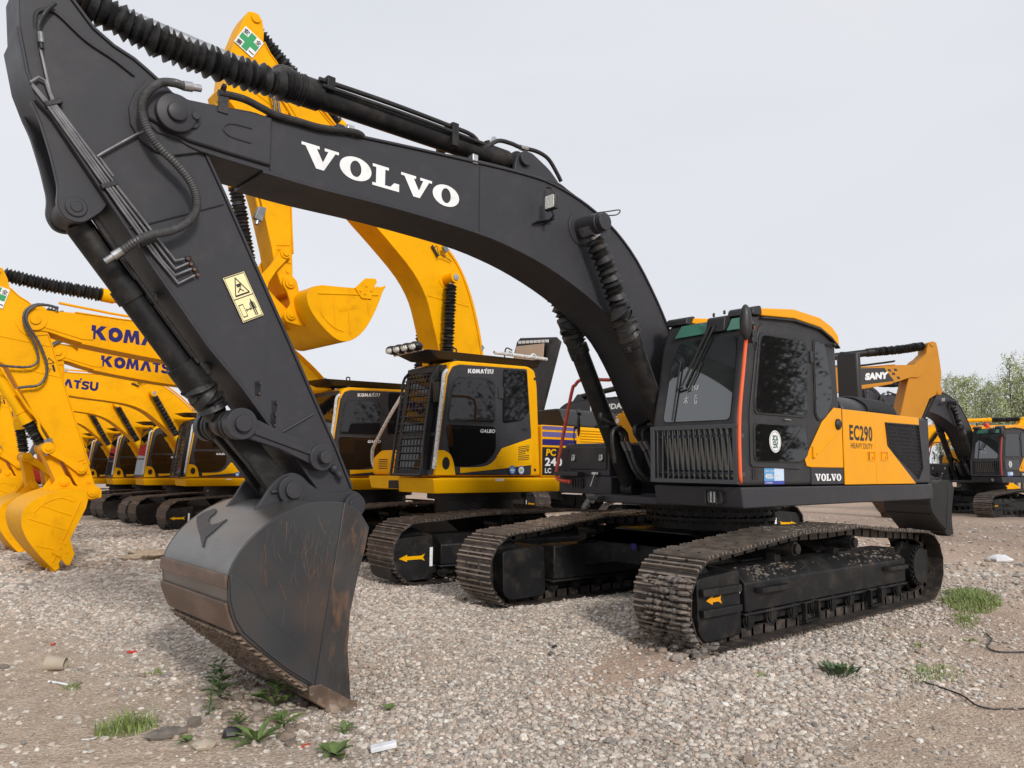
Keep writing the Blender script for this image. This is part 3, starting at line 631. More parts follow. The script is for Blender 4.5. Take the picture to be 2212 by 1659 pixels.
    for p in ring(0, 0, .095, .095, .090, .090, 40): m.add([(1.04-q[0], yo+.0293, 1.765+q[1]) for q in p], [[0, 1, 2, 3]])
    m.build('round_sticker_rim', 'ink', cab)
    letter('round_sticker_character', font_polys('發', .012), (1.10, yo+.0293, 1.70), (-1, 0, 0), (0, 0, 1), .13, .12, 'ink', cab)
    # yellow swoosh panel and black name panel
    sl('side_panel', [(-.225, 2.165), (-.395, 2.165), (-.398, 1.525), (.305, 1.525), (.40, 1.535), (.435, 1.60), (.275, 1.77), (.05, 2.0)], yo, .012, 'yel', .006)
    m = MB(); m.sweep(smoothp([(-.27, yo+.010, 1.90), (-.12, yo+.012, 1.83), (.05, yo+.012, 1.74), (.20, yo+.010, 1.66)], 5), .012, 8); m.build('pressed_crease', 'yel', cab)
    m = MB(); m.sweep([(-.29, yo+.01, 1.99), (-.29, yo+.03, 1.99), (-.29, yo+.045, 1.99)], [.06, .058, .035], 24); m.build('door_handle', 'plastic', cab)
    sl('side_panel', [(-.398, 1.352), (-.398, 1.52), (.305, 1.52), (.31, 1.352)], yo, .010, 'dark', .005)
    w, W0 = word('VOLVO', SLAB, .02)
    letter('brand_lettering', (w, W0), (.235, yo+.0115, 1.388), (-1, 0, 0), (0, 0, 1), .072, .575, 'white', cab)
    # phone sticker
    zz = yo+.004
    def rect(nm, x0, x1, z0, z1, y, mt):
        mb = MB(); mb.add([(x0, y, z0), (x1, y, z0), (x1, y, z1), (x0, y, z1)], [[0, 1, 2, 3]]); return mb.build(nm, mt, cab)
    rect('phone_sticker', 1.215, .85, 1.36, 1.51, zz, 'ltblue'); rect('phone_sticker_band', 1.215, .85, 1.36, 1.392, zz+.0015, 'navy'); rect('phone_sticker_band', 1.215, 1.03, 1.392, 1.51, zz+.001, 'azure')
    letter('phone_number', font_polys('4000-525', .02), (1.20, zz+.003, 1.41), (-1, 0, 0), (0, 0, 1), .05, .25, 'white', cab)
    letter('sticker_writing', font_polys('全国统一服务热线'), (1.20, zz+.003, 1.475), (-1, 0, 0), (0, 0, 1), .018, .17, 'white', cab)
    letter('sticker_writing', font_polys('北京机械设备'), (1.20, zz+.003, 1.368), (-1, 0, 0), (0, 0, 1), .016, .13, 'white', cab)
    m = MB(); m.prism(rnd([(1.42, 1.41), (1.42, 1.51), (1.32, 1.51), (1.32, 1.41)], .01), yo, yo+.008); m.prism(rnd([(1.385, 1.43), (1.385, 1.50), (1.35, 1.50), (1.35, 1.43)], .005), yo+.008, yo+.012); m.build('door_catch', 'plastic', cab)
    m = MB(); m.sweep([(.86, yo+.03, 1.985), (.74, yo+.03, 1.985)], .006, 6); m.build('window_latch', 'steel', cab)
    for z in (2.6, 1.62):
        m = MB(); m.box(.245, .30, yo, yo+.035, z, z+.12); m.build('door_hinge', 'cabgrey' if z > 2 else 'yel', cab, bev=.006)
    # front: windscreen, frame, green skylight strip
    def fx(z): return 1.655-(z-1.90)*(.17/.80) if z > 1.9 else 1.60+(z-1.345)*.1
    def fpan(nm, yz, off, t, mt, bev=0):
        mb = MB(); mb.slab([(fx(z)+off, y, z) for y, z in yz], t); return mb.build(nm, mt, cab, bev=bev)
    fr = rnd([(.55, 1.93), (.55, 2.60), (.64, 2.80), (1.36, 2.80), (1.385, 2.6), (1.385, 1.93)], .06, 5)
    fpan('windscreen_frame', fr, -.004, .012, 'cabgrey', .004)
    fpan('windscreen', rnd([(.60, 1.95), (.62, 2.55), (.70, 2.755), (1.33, 2.76), (1.345, 2.5), (1.345, 1.95)], .05, 5), .010, .004, 'screen')
    fpan('lower_windscreen', rnd([(.58, 1.40), (.58, 1.885), (1.36, 1.885), (1.36, 1.40)], .03, 4), .003, .004, 'screen')
    mb = MB(); mb.slab([(1.472, .62, 2.80), (1.472, 1.02, 2.81), (1.408, 1.02, 2.93), (1.405, .66, 2.93)], .008); mb.slab([(1.472, 1.22, 2.81), (1.472, 1.36, 2.81), (1.408, 1.33, 2.93), (1.408, 1.24, 2.93)], .008); mb.build('roof_window', 'skyglass', cab)
    # wiper motor cover and wiper
    mb = MB(); mb.prism(rnd([(1.50, 2.80), (1.47, 2.96), (1.30, 3.0), (1.28, 2.93)], .03), 1.0, 1.20); mb.cyl((1.40, 1.03, 2.98), (1.40, 1.03, 3.02), .012); mb.cyl((1.40, 1.15, 2.99), (1.40, 1.15, 3.03), .012); mb.build('wiper_motor_cover', 'plastic', cab, bev=.01)
    mb = MB()
    A0 = (fx(2.86)+.05, 1.05, 2.88); B0 = (fx(2.30)+.05, .80, 2.30)
    mb.sweep([A0, (fx(2.6)+.05, .925, 2.60), B0], [.016, .012, .010], 8); mb.sweep([(fx(2.86)+.045, 1.10, 2.88), (fx(2.3)+.045, .84, 2.29)], [.012, .008], 8)
    mb.sweep([(fx(2.55)+.035, .74, 2.55), (fx(1.96)+.03, .72, 1.96)], .009, 8); mb.sweep([(fx(2.25)+.04, .81, 2.28), (fx(2.25)+.04, .735, 2.26)], .012, 8)
    mb.sweep([(fx(2.52)+.03, .985, 2.52), (fx(2.26)+.03, .87, 2.26), (fx(2.24)+.03, .83, 2.25)], .008, 8)
    mb.build('wiper', 'rubber', cab)
    # scribble on the glass
    mb = MB()
    for path in ([(.86, 2.30), (.85, 2.24)], [(.86, 2.30), (.89, 2.305)], [(.855, 2.275), (.88, 2.28)], [(.905, 2.30), (.90, 2.25)], [(.935, 2.30), (.92, 2.28), (.94, 2.27), (.93, 2.25)], [(.95, 2.30), (.97, 2.27), (.95, 2.25), (.97, 2.30)], [(.82, 2.17), (.87, 2.18)], [(.845, 2.20), (.845, 2.12)], [(.845, 2.16), (.82, 2.13)], [(.845, 2.16), (.87, 2.13)], [(.94, 2.20), (.97, 2.20)], [(.945, 2.20), (.945, 2.12)], [(.955, 2.17), (.975, 2.17)], [(.955, 2.14), (.975, 2.14), (.955, 2.12), (.975, 2.12)]):
        for p in stroke(path, .0045): mb.add([(fx(z)+.0155, y, z) for y, z in p], [[0, 1, 2, 3]])
    mb.build('chalk_writing', 'white', cab)
    # grille guard
    mb = MB(); X0, X1 = 1.70, 1.735
    for z0, z1 in ((1.365, 1.40), (1.87, 1.905)): mb.box(X0, X1, .50, 1.465, z0, z1)
    for y0, y1 in ((.50, .545), (1.42, 1.465)): mb.box(X0, X1, y0, y1, 1.40, 1.87)
    for i in range(14): y = .575+i*.0605; mb.slab([(X0+.004, y, 1.40), (X0+.004, y, 1.87), (X1-.002, y+.006, 1.87), (X1-.002, y+.006, 1.40)], .006)
    mb.box(X0-.01, X0+.002, .54, 1.42, 1.79, 1.81); mb.box(X0-.01, X0+.002, .54, 1.42, 1.45, 1.47)
    for y in (.52, 1.44):
        for z in (1.45, 1.8): mb.box(1.60, X0, y-.02, y+.02, z-.02, z+.02)
    mb.build('window_guard', 'guard', cab, bev=.003)
    # orange grab rail at the corner
    mb = MB(); mb.tube([(1.645, 1.435, 1.375), (1.70, 1.475, 1.40), (1.715, 1.48, 1.50), (1.70, 1.475, 1.95), (1.60, 1.47, 2.45), (1.535, 1.47, 2.76), (1.51, 1.475, 2.83), (1.44, 1.475, 2.82), (1.38, 1.445, 2.74)], .017, 10, 6); mb.build('grab_rail', 'orange', cab)
    # mirror
    mb = MB(); mb.ball((1.60, 1.50, 2.84), .155, 18, 12, (.42, .34, 1.08)); mo = mb.build('mirror', 'rubber', cab)
    mb = MB(); mb.tube([(1.55, 1.50, 2.82), (1.51, 1.52, 2.80), (1.48, 1.50, 2.72)], .012, 8); mb.box(1.46, 1.54, 1.475, 1.535, 2.66, 2.78); mb.tube([(1.55, 1.53, 2.70), (1.53, 1.54, 2.62), (1.48, 1.53, 2.60), (1.46, 1.53, 2.67)], .008, 6); mb.ball((1.53, 1.52, 2.83), .03); mb.build('mirror_arm', 'plastic', cab, bev=.004)
    mb = MB(); mb.tube([(-.10, 1.43, 2.83), (-.14, 1.46, 2.85), (-.22, 1.455, 2.84)], .010, 6); mb.ball((-.22, 1.46, 2.84), .022); mb.build('rear_lamp_bracket', 'rubber', cab)
    # small amber mirror behind, cab interior seat kept dark behind tint
    # ---- boom
    top = [(6.27, 3.865), (6.02, 3.895), (5.79, 3.93), (5.67, 3.93), (5.29, 3.955), (4.62, 4.03), (3.81, 4.11), (3.36, 4.15), (2.95, 4.165), (2.59, 4.12), (2.26, 4.03), (1.94, 3.89), (1.61, 3.65), (1.28, 3.28), (1.03, 2.93), (.62, 2.35), (.22, 1.86)]
    bot = [(.38, 1.52), (.80, 1.73), (1.06, 1.93), (1.26, 2.18), (1.47, 2.50), (1.77, 2.84), (2.12, 3.06), (2.50, 3.23), (2.93, 3.37), (3.35, 3.46), (3.80, 3.51), (4.60, 3.53), (5.27, 3.52), (5.69, 3.53), (6.11, 3.545), (6.27, 3.585)]
    topS = [(p[0], p[1]) for p in smoothp([(a, b, 0) for a, b in top], 3)]; botS = [(p[0], p[1]) for p in smoothp([(a, b, 0) for a, b in bot], 3)]
    nose = arc(6.31, 3.73, .16, -60, 75, 8)
    foot = arc(.25, 1.68, .18, 120, 290, 8)
    outline = topS+foot+botS+nose
    m = MB(); m.prism(outline, -.235, .235)
    m.band([p for p in topS if p[0] < 5.7], -.252, .252, -.022); m.band([p for p in botS if p[0] < 5.72], -.252, .252, -.022)
    bm_ = m.build('boom', 'dark', root, bev=.006, rz=rz)
    m = MB(); m.prism([(6.03, 3.885), (5.79, 3.915), (5.645, 3.92), (5.64, 3.57), (5.9, 3.575), (6.2, 3.585)]+nose[2:]+[(6.2, 3.86)], .235, .262)
    m.build('nose_fork', 'dark', bm_, bev=.02)
    for a, b in (PT['seam_boom1'], PT['seam_boom2'], PT['seam_boom3']): m = MB(); m.sweep([(a[0], .237, a[1]), (b[0], .237, b[1])], .007, 6); m.build('weld_seam', 'dark', bm_)
    m = MB(); m.sweep([(6.30, .255, 3.73), (6.30, .30, 3.73), (6.30, .305, 3.73)], [.125, .125, .115], 36); m.sweep([(6.30, .305, 3.73), (6.30, .33, 3.73), (6.30, .335, 3.73)], [.062, .062, .052], 28); m.prism(rnd([(6.32, 3.66), (6.16, 3.67), (6.13, 3.74), (6.17, 3.80), (6.32, 3.81)], .03), .255, .28); m.cyly(6.18, 3.745, .285, .315, .028, 8)
    m.build('pivot_pin', 'dark', bm_, bev=.004)
    m = MB(); m.sweep(smoothp([(5.79, .264, 3.795), (5.93, .264, 3.785), (5.985, .264, 3.74), (5.94, .264, 3.695), (5.79, .264, 3.69)], 4), .006, 6); m.build('cast_rim', 'dark', bm_)
    # brand lettering along the boom
    w, W0 = word('VOLVO', SLAB, .02)
    p0, p1 = Vector((5.44, .2385, 3.655)), Vector((3.955, .2385, 3.655))
    letter('brand_lettering', (w, W0), (5.40, .2385, 3.655), (-1, 0, .003), (.0, 0, 1), .172, 1.44, 'white', bm_, shear=.0)
    m = MB(); m.tube([(x, .20, z+.005) for x, z in PT['pipe_boom'][1:]], .020, 8, 4); m.build('hydraulic_pipe', 'rubber', bm_)
    m = MB(); m.tube([(x, .14, z+.03) for x, z in PT['pipe_boom'][1:12]], .020, 8, 4); m.build('hydraulic_pipe', 'rubber', bm_)
    m = MB(); m.tube([(x, .26, z) for x, z in PT['hose_boom'][2:]]+[(4.9, .22, 4.02)], .026, 10, 4); m.build('hydraulic_hose', 'rubber', bm_)
    for x, z in PT['clamps'][:2]+[(5.10, 4.02)]:
        m = MB(); m.box(x-.03, x+.03, .18, .25, z-.055, z+.03); m.build('pipe_clamp', 'steel' if x < 5.05 else 'dark', bm_, bev=.006)
    m = MB(); m.prism([(6.03, 3.84), (5.96, 3.84), (5.965, 3.985), (6.03, 3.985)], .262, .272); m.tube([(6.0, .268, 3.98), (6.0, .30, 4.01), (6.0, .27, 4.03), (6.0, .23, 4.0)], .012, 6); m.build('hose_bracket', 'rubber', bm_)
    # arm cylinder bracket
    m = MB()
    for y0 in (-.15, .11): m.prism(rnd([(3.28, 4.13), (3.24, 4.33), (3.16, 4.44), (3.05, 4.455), (2.96, 4.42), (2.80, 4.35), (2.52, 4.13)], .05), y0, y0+.04)
    m.cyly(3.14, 4.36, -.19, .19, .07, 24); m.build('cylinder_bracket', 'dark', bm_, bev=.006)
    # work lamp
    m = MB(); m.prismx([(.33, 3.835), (.33, 3.985), (.47, 3.985), (.47, 3.835)], 3.0, 3.045); m.build('work_lamp', 'plastic', bm_, bev=.01)
    m = MB(); m.prismx(rnd([(.345, 3.85), (.345, 3.97), (.455, 3.97), (.455, 3.85)], .012), 3.045, 3.052); m.build('lamp_lens', 'lens', bm_)
    m = MB(); m.tube([(3.02, .40, 3.83), (3.0, .40, 3.78), (2.98, .25, 3.74)], .010, 6); m.slab([(3.12, .238, 3.72), (2.88, .238, 3.80), (2.87, .30, 3.82), (3.10, .30, 3.745)], .006); m.tube([(3.01, .40, 3.99), (3.0, .38, 4.05), (2.96, .27, 4.10)], .008, 6); m.build('lamp_bracket', 'rubber', bm_)
    # cylinder pins on the boom
    for s in (1, -1): 
        m = MB(); a, b = sorted((s*.235, s*.50)); m.cyly(2.46, 3.82, a, b, .10, 28); a, b = sorted((s*.50, s*.56)); m.cyly(2.46, 3.82, a, b, .085, 28)
        a, b = sorted((s*.236, s*.246)); m.cyly(2.46, 3.82, a, b, .17, 32)
        m.build('cylinder_pin', 'dark', bm_, bev=.006)
    m = MB(); m.tube([(2.42, .4, 3.95), (2.30, .45, 3.98), (2.16, .48, 4.02), (2.14, .42, 3.99), (2.3, .36, 3.96), (2.42, .30, 3.93)], .006, 6); m.build('grease_line', 'rubber', bm_)
    # ---- boom cylinders
    for s in (1, -1):
        y = s*.365; A = Vector((2.46, y, 3.80)); B = Vector((.98, y, 1.27)); d = (B-A).normalized(); L = (B-A).length
        m = MB(); m.cyl(A+d*1.23, B-d*.08, .098, n=28); m.cyl(A+d*1.16, A+d*1.26, .112, n=28); m.cyly(B.x, B.z, y-.08, y+.08, .10, 24)
        m.sweep([A+d*1.35+Vector((.11, 0, .06)), A+d*2.45+Vector((.11, 0, .06))], .022, 8)
        cy = m.build('boom_cylinder', 'black', root, bev=.004, rz=rz)
        m = MB(); m.cyl(A, A+d*1.2, .045, n=16); m.cyly(A.x, A.z, y-.07, y+.07, .095, 24); m.build('cylinder_rod', 'steel', cy)
        m = MB(); side = Vector((0, s*.02, 0))
        m.bellows([A+d*.12, A+d*.5+side, A+d*.88], .105, .072, 12, 14, .006); m.bellows([A+d*.88, A+d*1.0, A+d*1.14], .125, .10, 9, 16, .010); m.build('rod_boot', 'rubber', cy)
        m = MB(); m.sweep([A+d*1.33+Vector((.13, 0, .05)), A+d*1.40+Vector((.13, 0, .05))], .05, 8); m.build('port_block', 'black', cy, bev=.01)
        m = MB(); m.box(A.x+d.x*2.25-.05, A.x+d.x*2.25+.16, y-.10, y+.12, 1.93, 1.965); m.build('pipe_clamp', 'black', cy, bev=.006)
        for pts, yy in FOOT[s]:
            m = MB(); m.tube([(x, yy, z) for x, z in pts], .023, 10, 5); m.build('hydraulic_pipe', 'rubber', cy)
        for pts, yy in FOOTB[s]:
            q = [(x, yy+.012*k, z) for k, (x, z) in enumerate(pts)]; m = MB(); m.sweep([q[0], tuple(Vector(q[0]).lerp(Vector(q[1]), .85))], .027, 12); m.build('hose_fitting', 'pipe', cy)
            m = MB(); sp = smoothp(q, 16); m.sweep(sp, [.024 if i % 2 else .020 for i in range(len(sp))], 10, smooth=False); m.build('braided_hose', 'hose', cy)
    # ---- arm cylinder
    A = Vector((3.14, 0, 4.36)); B = Vector((6.98, 0, 4.43)); d = (B-A).normalized()
    C = Vector((5.33, 0, 4.335))
    A2 = A; dd = (C-A).normalized()
    m = MB(); m.cyl(A2+dd*.10, C, .098, n=30); m.cyl(C-dd*.16, C, .115, n=30); m.cyly(A.x, A.z, -.08, .08, .10, 24)
    m.sweep([(3.5, .03, 4.47), (3.45, .03, 4.36)], .03, 8)
    cy = m.build('arm_cylinder', 'black', root, bev=.004, rz=rz)
    m = MB(); m.tube([(x, .10, z) for x, z in [(5.22, 4.42), (4.6, 4.44), (4.0, 4.44), (3.72, 4.43)]]+[(x, .08, z) for x, z in PT['cyl_pipe'][4:]], .020, 10, 4); m.tube([(5.2, .12, 4.37), (4.4, .13, 4.38), (3.6, .12, 4.38)], .016, 8); m.build('hydraulic_pipe', 'rubber', cy)
    m = MB(); m.box(3.90, 3.97, -.11, .14, 4.26, 4.47); m.build('pipe_clamp', 'black', cy, bev=.008); m = MB(); m.box(5.10, 5.17, -.09, .14, 4.35, 4.46); m.build('pipe_clamp', 'black', cy, bev=.008)
    m = MB(); m.cyl((3.48, .06, 4.42), (3.40, .02, 4.52), .026, n=10); m.cyl((3.13, .08, 4.50), (3.04, .08, 4.51), .027, n=10); m.build('hose_fitting', 'steel', cy)
    m = MB(); m.cyl(C, B, .055, n=16); m.build('cylinder_rod', 'steel', cy)
    m = MB(); m.bellows([C-dd*.03, C+Vector((.45, 0, -.03)), C+Vector((1.0, 0, -.015)), B-d*.10], .116, .078, 30, 18, .005); m.bellows([C-dd*.03, C+dd*.14], .122, .105, 7, 18); m.build('rod_boot', 'rubber', cy)
    # ---- arm (stick)
    AR = [(7.10, 4.42), (6.95, 4.31), (6.79, 4.14), (6.67, 4.07), (6.55, 4.03), (6.47, 3.985), (6.38, 3.93), (6.26, 3.84), (6.07, 3.53), (5.94, 3.30), (5.71, 2.87), (5.45, 2.39), (5.21, 1.94), (5.04, 1.63), (4.89, 1.32), (4.80, 1.24), (4.81, 1.14), (4.90, 1.11), (4.98, 1.19), (5.15, 1.31), (5.34, 1.54), (5.49, 1.72), (5.74, 2.02), (5.98, 2.27), (6.33, 2.71), (6.44, 2.85), (6.51, 2.945), (6.96, 3.535), (7.04, 3.61), (7.10, 3.75), (7.16, 4.0), (7.19, 4.30)]
    m = MB(); m.prism(AR, -.20, .20)
    m.band(AR[0:15], -.214, .214, -.02); m.band(AR[20:31], -.214, .214, -.02)
    arm = m.build('arm', 'dark', root, bev=.005, rz=rz)
    m = MB()
    lug = rnd([(7.085, 3.62), (7.02, 3.50), (6.95, 3.30), (6.90, 3.12), (6.905, 3.01), (6.85, 2.93), (6.76, 2.925), (6.66, 3.02), (6.62, 3.10), (6.96, 3.54)], .05, 4)
    m.prism(lug, .12, .168); m.prism(lug, -.168, -.12); m.cyly(6.80, 3.02, -.172, .178, .062, 28); m.cyly(6.80, 3.02, -.172, .184, .035, 20)
    m.build('cylinder_lug', 'dark', arm, bev=.006)
    m = MB(); bs = [(x+.0, z) for x, z in PT['arm_boss'][:-1]]+[(6.07, 3.56), (6.26, 3.86), (6.40, 3.93)]; m.prism(bs, .2, .222); m.build('pivot_doubler', 'dark', arm, bev=.008)
    for a, b in (PT['seam_arm1'], PT['seam_arm2']): m = MB(); m.sweep([(a[0], .203, a[1]), (b[0], .203, b[1])], .009, 6); m.build('weld_seam', 'dark', arm)
    top2 = smoothp([(7.09, .19, 4.02), (7.085, .205, 4.12), (7.03, .21, 4.16), (6.97, .21, 4.15), (6.82, .21, 4.05), (6.66, .21, 3.99), (6.54, .21, 3.93)], 4)
    m = MB(); m.sweep(top2, .012, 6); m.build('edge_weld', 'dark', arm)
    for k in ('pipe_a', 'pipe_b', 'pipe_c', 'pipe_d', 'pipe_e'):
        m = MB(); m.tube([(x, .228, z) for x, z in PT[k]], .0085, 8, 1 if k != 'pipe_e' else 2); m.build('steel_pipe', 'pipe', arm)
    m = MB(); m.tube([(x, .24, z) for x, z in PT['pipe_top']], .012, 8, 4); m.build('hydraulic_hose', 'rubber', arm)
    m = MB(); m.cyl((7.066, .24, 3.99), (7.057, .24, 3.93), .017, n=10); m.build('hose_fitting', 'pipe', arm)
    for x, z in ((6.97, 3.605), (6.645, 3.19), (6.40, 2.88)):
        m = MB(); m.slab([(x+.05, .20, z-.02), (x-.035, .20, z+.03), (x-.035, .24, z+.03), (x+.05, .24, z-.02)], .03); m.build('pipe_clamp', 'rubber', arm, bev=.004)
    m = MB(); m.slab([(6.175, .2, 2.83), (6.10, .2, 2.72), (6.06, .2, 2.74), (6.13, .2, 2.85)], -.02)
    for i in range(4): t = i/3; m.cyly(6.155-.07*t, 2.815-.095*t, .2, .232, .012, 8)
    m.build('grease_manifold', 'cheek', arm, bev=.003)
    h = [(x, .32, z) for x, z in PT['hose']]; h[0] = (6.265, .28, 3.93); h[-1] = (6.55, .24, 2.785); h = smoothp(h, 14)
    m = MB(); m.sweep(h, [.0285 if i % 2 else .0245 for i in range(len(h))], 12, smooth=False); m.build('braided_hose', 'hose', arm)
    for a, b in (((6.265, .28, 3.93), (6.15, .27, 3.955)), ((6.55, .24, 2.785), (6.63, .20, 2.71))):
        m = MB(); a, b = Vector(a), Vector(b); m.sweep([a, a.lerp(b, .5), a.lerp(b, .52), b], [.032, .032, .024, .024], 12); m.build('hose_fitting', 'steel', arm)
    # warning sticker
    def as_(nm, pts, y, mt):
        mb = MB(); mb.add([(x, y, z) for x, z in pts], [list(range(len(pts)))]); return mb.build(nm, mt, arm)
    WS = PT['arm_warn']; o_ = Vector(WS[3]); rx = (Vector(WS[2])-o_); ux = (Vector(WS[0])-o_)
    def wm(u, v): q = o_+rx*u+ux*v; return (q.x, q.y)
    as_('warning_sticker', [wm(0, 0), wm(1, 0), wm(1, 1), wm(0, 1)], .2155, 'cream')
    m = MB()
    def ws(path, w):
        for p in stroke(path, w): m.add([(wm(*q)[0], .2165, wm(*q)[1]) for q in p], [[0, 1, 2, 3]])
    ws([(.04, .02), (.96, .02), (.96, .98), (.04, .98), (.04, .02)], .018); ws([(.04, .5), (.96, .5)], .02)
    ws([(.18, .56), (.84, .56), (.5, .93), (.18, .56)], .035); ws([(.42, .76), (.6, .76)], .07); ws([(.36, .62), (.5, .68), (.62, .62)], .03); ws([(.48, .68), (.55, .71)], .03)
    ws([(.12, .10), (.32, .10), (.32, .36), (.12, .36), (.12, .10)], .022); ws([(.38, .22), (.56, .22)], .022); ws([(.40, .25), (.36, .22), (.40, .19)], .02); ws([(.54, .25), (.58, .22), (.54, .19)], .02)
    ws([(.72, .22), (.72, .34)], .13); ws([(.69, .06), (.69, .22)], .05); ws([(.77, .06), (.77, .22)], .05); ws([(.61, .2), (.62, .33)], .035); ws([(.83, .2), (.82, .33)], .035); ws([(.71, .385), (.74, .385)], .055)
    m.build('warning_symbols', 'blackdecal', arm)
    for c in ((5.635, 2.01), (5.51, 1.885), (5.515, 1.80)):
        m = MB(); m.slab([(c[0]+.03, .2, c[1]+.05), (c[0]-.02, .2, c[1]+.06), (c[0]-.03, .2, c[1]-.05), (c[0]+.02, .2, c[1]-.06)], .012); m.build('bracket_plate', 'dark', arm, bev=.005)
        m = MB(); m.cyly(c[0]-.01, c[1]+.035, .205, .222, .008, 8); m.cyly(c[0]-.005, c[1]-.035, .205, .222, .008, 8); m.build('bolt', 'cheek', arm)
    m = MB(); m.tube([(5.03, .21, 1.46), (5.02, .25, 1.43), (5.0, .24, 1.40)], .02, 8); m.ball((5.04, .21, 1.47), .035); m.build('grease_fitting', 'dark', arm)
    for x, z in ((6.30, 2.55), (5.93, 2.12), (5.60, 1.80)):
        m = MB(); m.box(x-.03, x+.05, -.06, .06, z-.03, z+.05); m.build('rear_bracket', 'rubber', arm, bev=.006)
    # ---- bucket cylinder
    A = Vector((6.80, 0, 3.02)); B = Vector((5.77, 0, 1.77)); d = (B-A).normalized()
    m = MB(); m.cyl(A+d*.08, A+d*1.33, .082, n=28); m.cyl(A+d*1.12, A+d*1.33, .104, n=28); m.cyly(A.x, A.z, -.11, .11, .085, 24)
    cy = m.build('bucket_cylinder', 'black', root, bev=.004, rz=rz)
    m = MB(); m.sweep([A+d*.30+Vector((-.06, .11, .03)), A+d*1.15+Vector((-.06, .11, .03))], .014, 8); m.sweep([A+d*.05+Vector((-.06, .10, .05)), A+d*.30+Vector((-.06, .11, .03))], .022, 8); m.build('hydraulic_pipe', 'rubber', cy)
    m = MB(); m.cyl(A+d*.52, A+d*.62, .094, n=24); m.build('pipe_clamp', 'black', cy)
    m = MB(); m.bellows([A+d*1.31, A+d*1.40, A+d*1.50], .115, .088, 8, 18, .012); m.build('rod_boot', 'rubber', cy)
    m = MB(); m.cyl(A+d*1.3, B, .045, n=14); m.cyly(B.x, B.z, -.07, .07, .088, 24); m.build('rod_eye', 'cheek', cy)
    # ---- linkage
    E = (5.775, 1.76); G = (5.185, 1.55); K_ = (5.395, 1.325); H = (4.905, 1.205)
    def bar(p, q, r0, r1, w0, w1):
        a = Vector(p); b = Vector(q); dd = (b-a).normalized(); n_ = Vector((-dd.y, dd.x)); L = (b-a).length
        return [tuple(a+n_*w0+dd*.02), tuple(a+dd*L*.5+n_*w1), tuple(b+n_*w0), tuple(b-n_*w0), tuple(a+dd*L*.5-n_*w1), tuple(a-n_*w0+dd*.02)]
    for s in (1, -1):
        y0, y1 = sorted((s*.235, s*.285)); m = MB(); m.prism(bar(E, G, 0, 0, .075, .055), y0, y1); m.prism(bar((5.70, 1.72), (5.24, 1.575), 0, 0, .02, .02), *sorted((s*.285, s*.30)))
        m.cyly(E[0], E[1], *sorted((s*.225, s*.31)), .105, 30); m.cyly(G[0], G[1], *sorted((s*.225, s*.31)), .095, 30)
        m.cyly(E[0], E[1], *sorted((s*.31, s*.345)), .055, 24); m.cyly(G[0], G[1], *sorted((s*.31, s*.37)), .045, 24)
        m.build('guide_link', 'dark', root, bev=.005, rz=rz)
    m = MB()
    for y0, y1 in ((.06, .14), (-.14, -.06)): m.prism(bar(E, K_, 0, 0, .085, .075), y0, y1)
    for y0, y1 in ((.14, .19), (-.19, -.14), (.075, .125), (-.125, -.075)): m.cyly(E[0], E[1], y0, y1, .10, 28)
    m.cyly(K_[0], K_[1], -.15, .15, .085, 24); m.prism(bar(E, K_, 0, 0, .05, .03), -.06, .06)
    m.build('rod_link', 'black', root, bev=.008, rz=rz)
    # ---- bucket
    SH = [(5.21, 1.25), (5.43, 1.255), (5.55, 1.225), (5.69, 1.165), (5.83, 1.06), (5.92, .95), (5.965, .84), (5.96, .68), (5.925, .57), (5.87, .48), (5.71, .34), (5.58, .23), (5.39, .075), (5.20, -.055)]
    SHs = [(p[0], p[1]) for p in smoothp([(a, b, 0) for a, b in SH], 4)]
    m = MB(); m.band(SHs, -.475, .655, -.028)
    bk = m.build('bucket', 'bshell', root, bev=.002, rz=rz, ang=50)
    side = SHs[:-8]+[(5.39, .10), (5.37, .11)]
    for s in (1, -1):
        m = MB(); D_ = 0 if s > 0 else .18; m.prism(side, *sorted((s*.6555+D_, s*.680+D_))); m.build('side_plate', 'bside', bk, bev=.003)
        m = MB(); ck = [(5.215, 1.25), (5.10, 1.195), (5.02, 1.08), (5.045, .95), (5.095, .77), (5.145, .53), (5.155, .30), (5.12, -.03), (5.15, -.06), (5.385, .095)]
        m.prism(ck, *sorted((s*.656+D_, s*.688+D_))); m.build('side_cutter', 'cheek', bk, bev=.004)
        sm = PT['bk_sideseam']; m = MB(); dp = [(x, z) for x, z in sm]+[(5.40, .12), (5.58, .245), (5.71, .355), (5.86, .495), (5.915, .58), (5.95, .69)]
        m.prism(dp, *sorted((s*.680+D_, s*.692+D_))); m.build('corner_doubler', 'bside', bk, bev=.004)
        # ears
        ear = rnd([(5.66, 1.16), (5.58, 1.27), (5.52, 1.37), (5.46, 1.42), (5.38, 1.445), (5.31, 1.42), (5.26, 1.37), (5.19, 1.325), (5.10, 1.295), (5.00, 1.30), (4.91, 1.315), (4.84, 1.29), (4.80, 1.23), (4.81, 1.14), (4.86, 1.10), (5.0, 1.12), (5.21, 1.22), (5.43, 1.22)], .03, 3)
        m = MB(); m.prism(ear, *sorted((s*.22, s*.255))); m.cyly(K_[0], K_[1], *sorted((s*.255, s*.30)), .10, 30); m.cyly(K_[0], K_[1], *sorted((s*.30, s*.33)), .06, 26); m.cyly(H[0], H[1], *sorted((s*.255, s*.30)), .085, 28); m.cyly(H[0], H[1], *sorted((s*.30, s*.315)), .055, 24)
        m.sweep([(K_[0]+.10, s*.27, K_[1]-.01), (K_[0]+.14, s*.27, K_[1]-.015)], .012, 8)
        m.build('hinge_bracket', 'dark', bk, bev=.004)
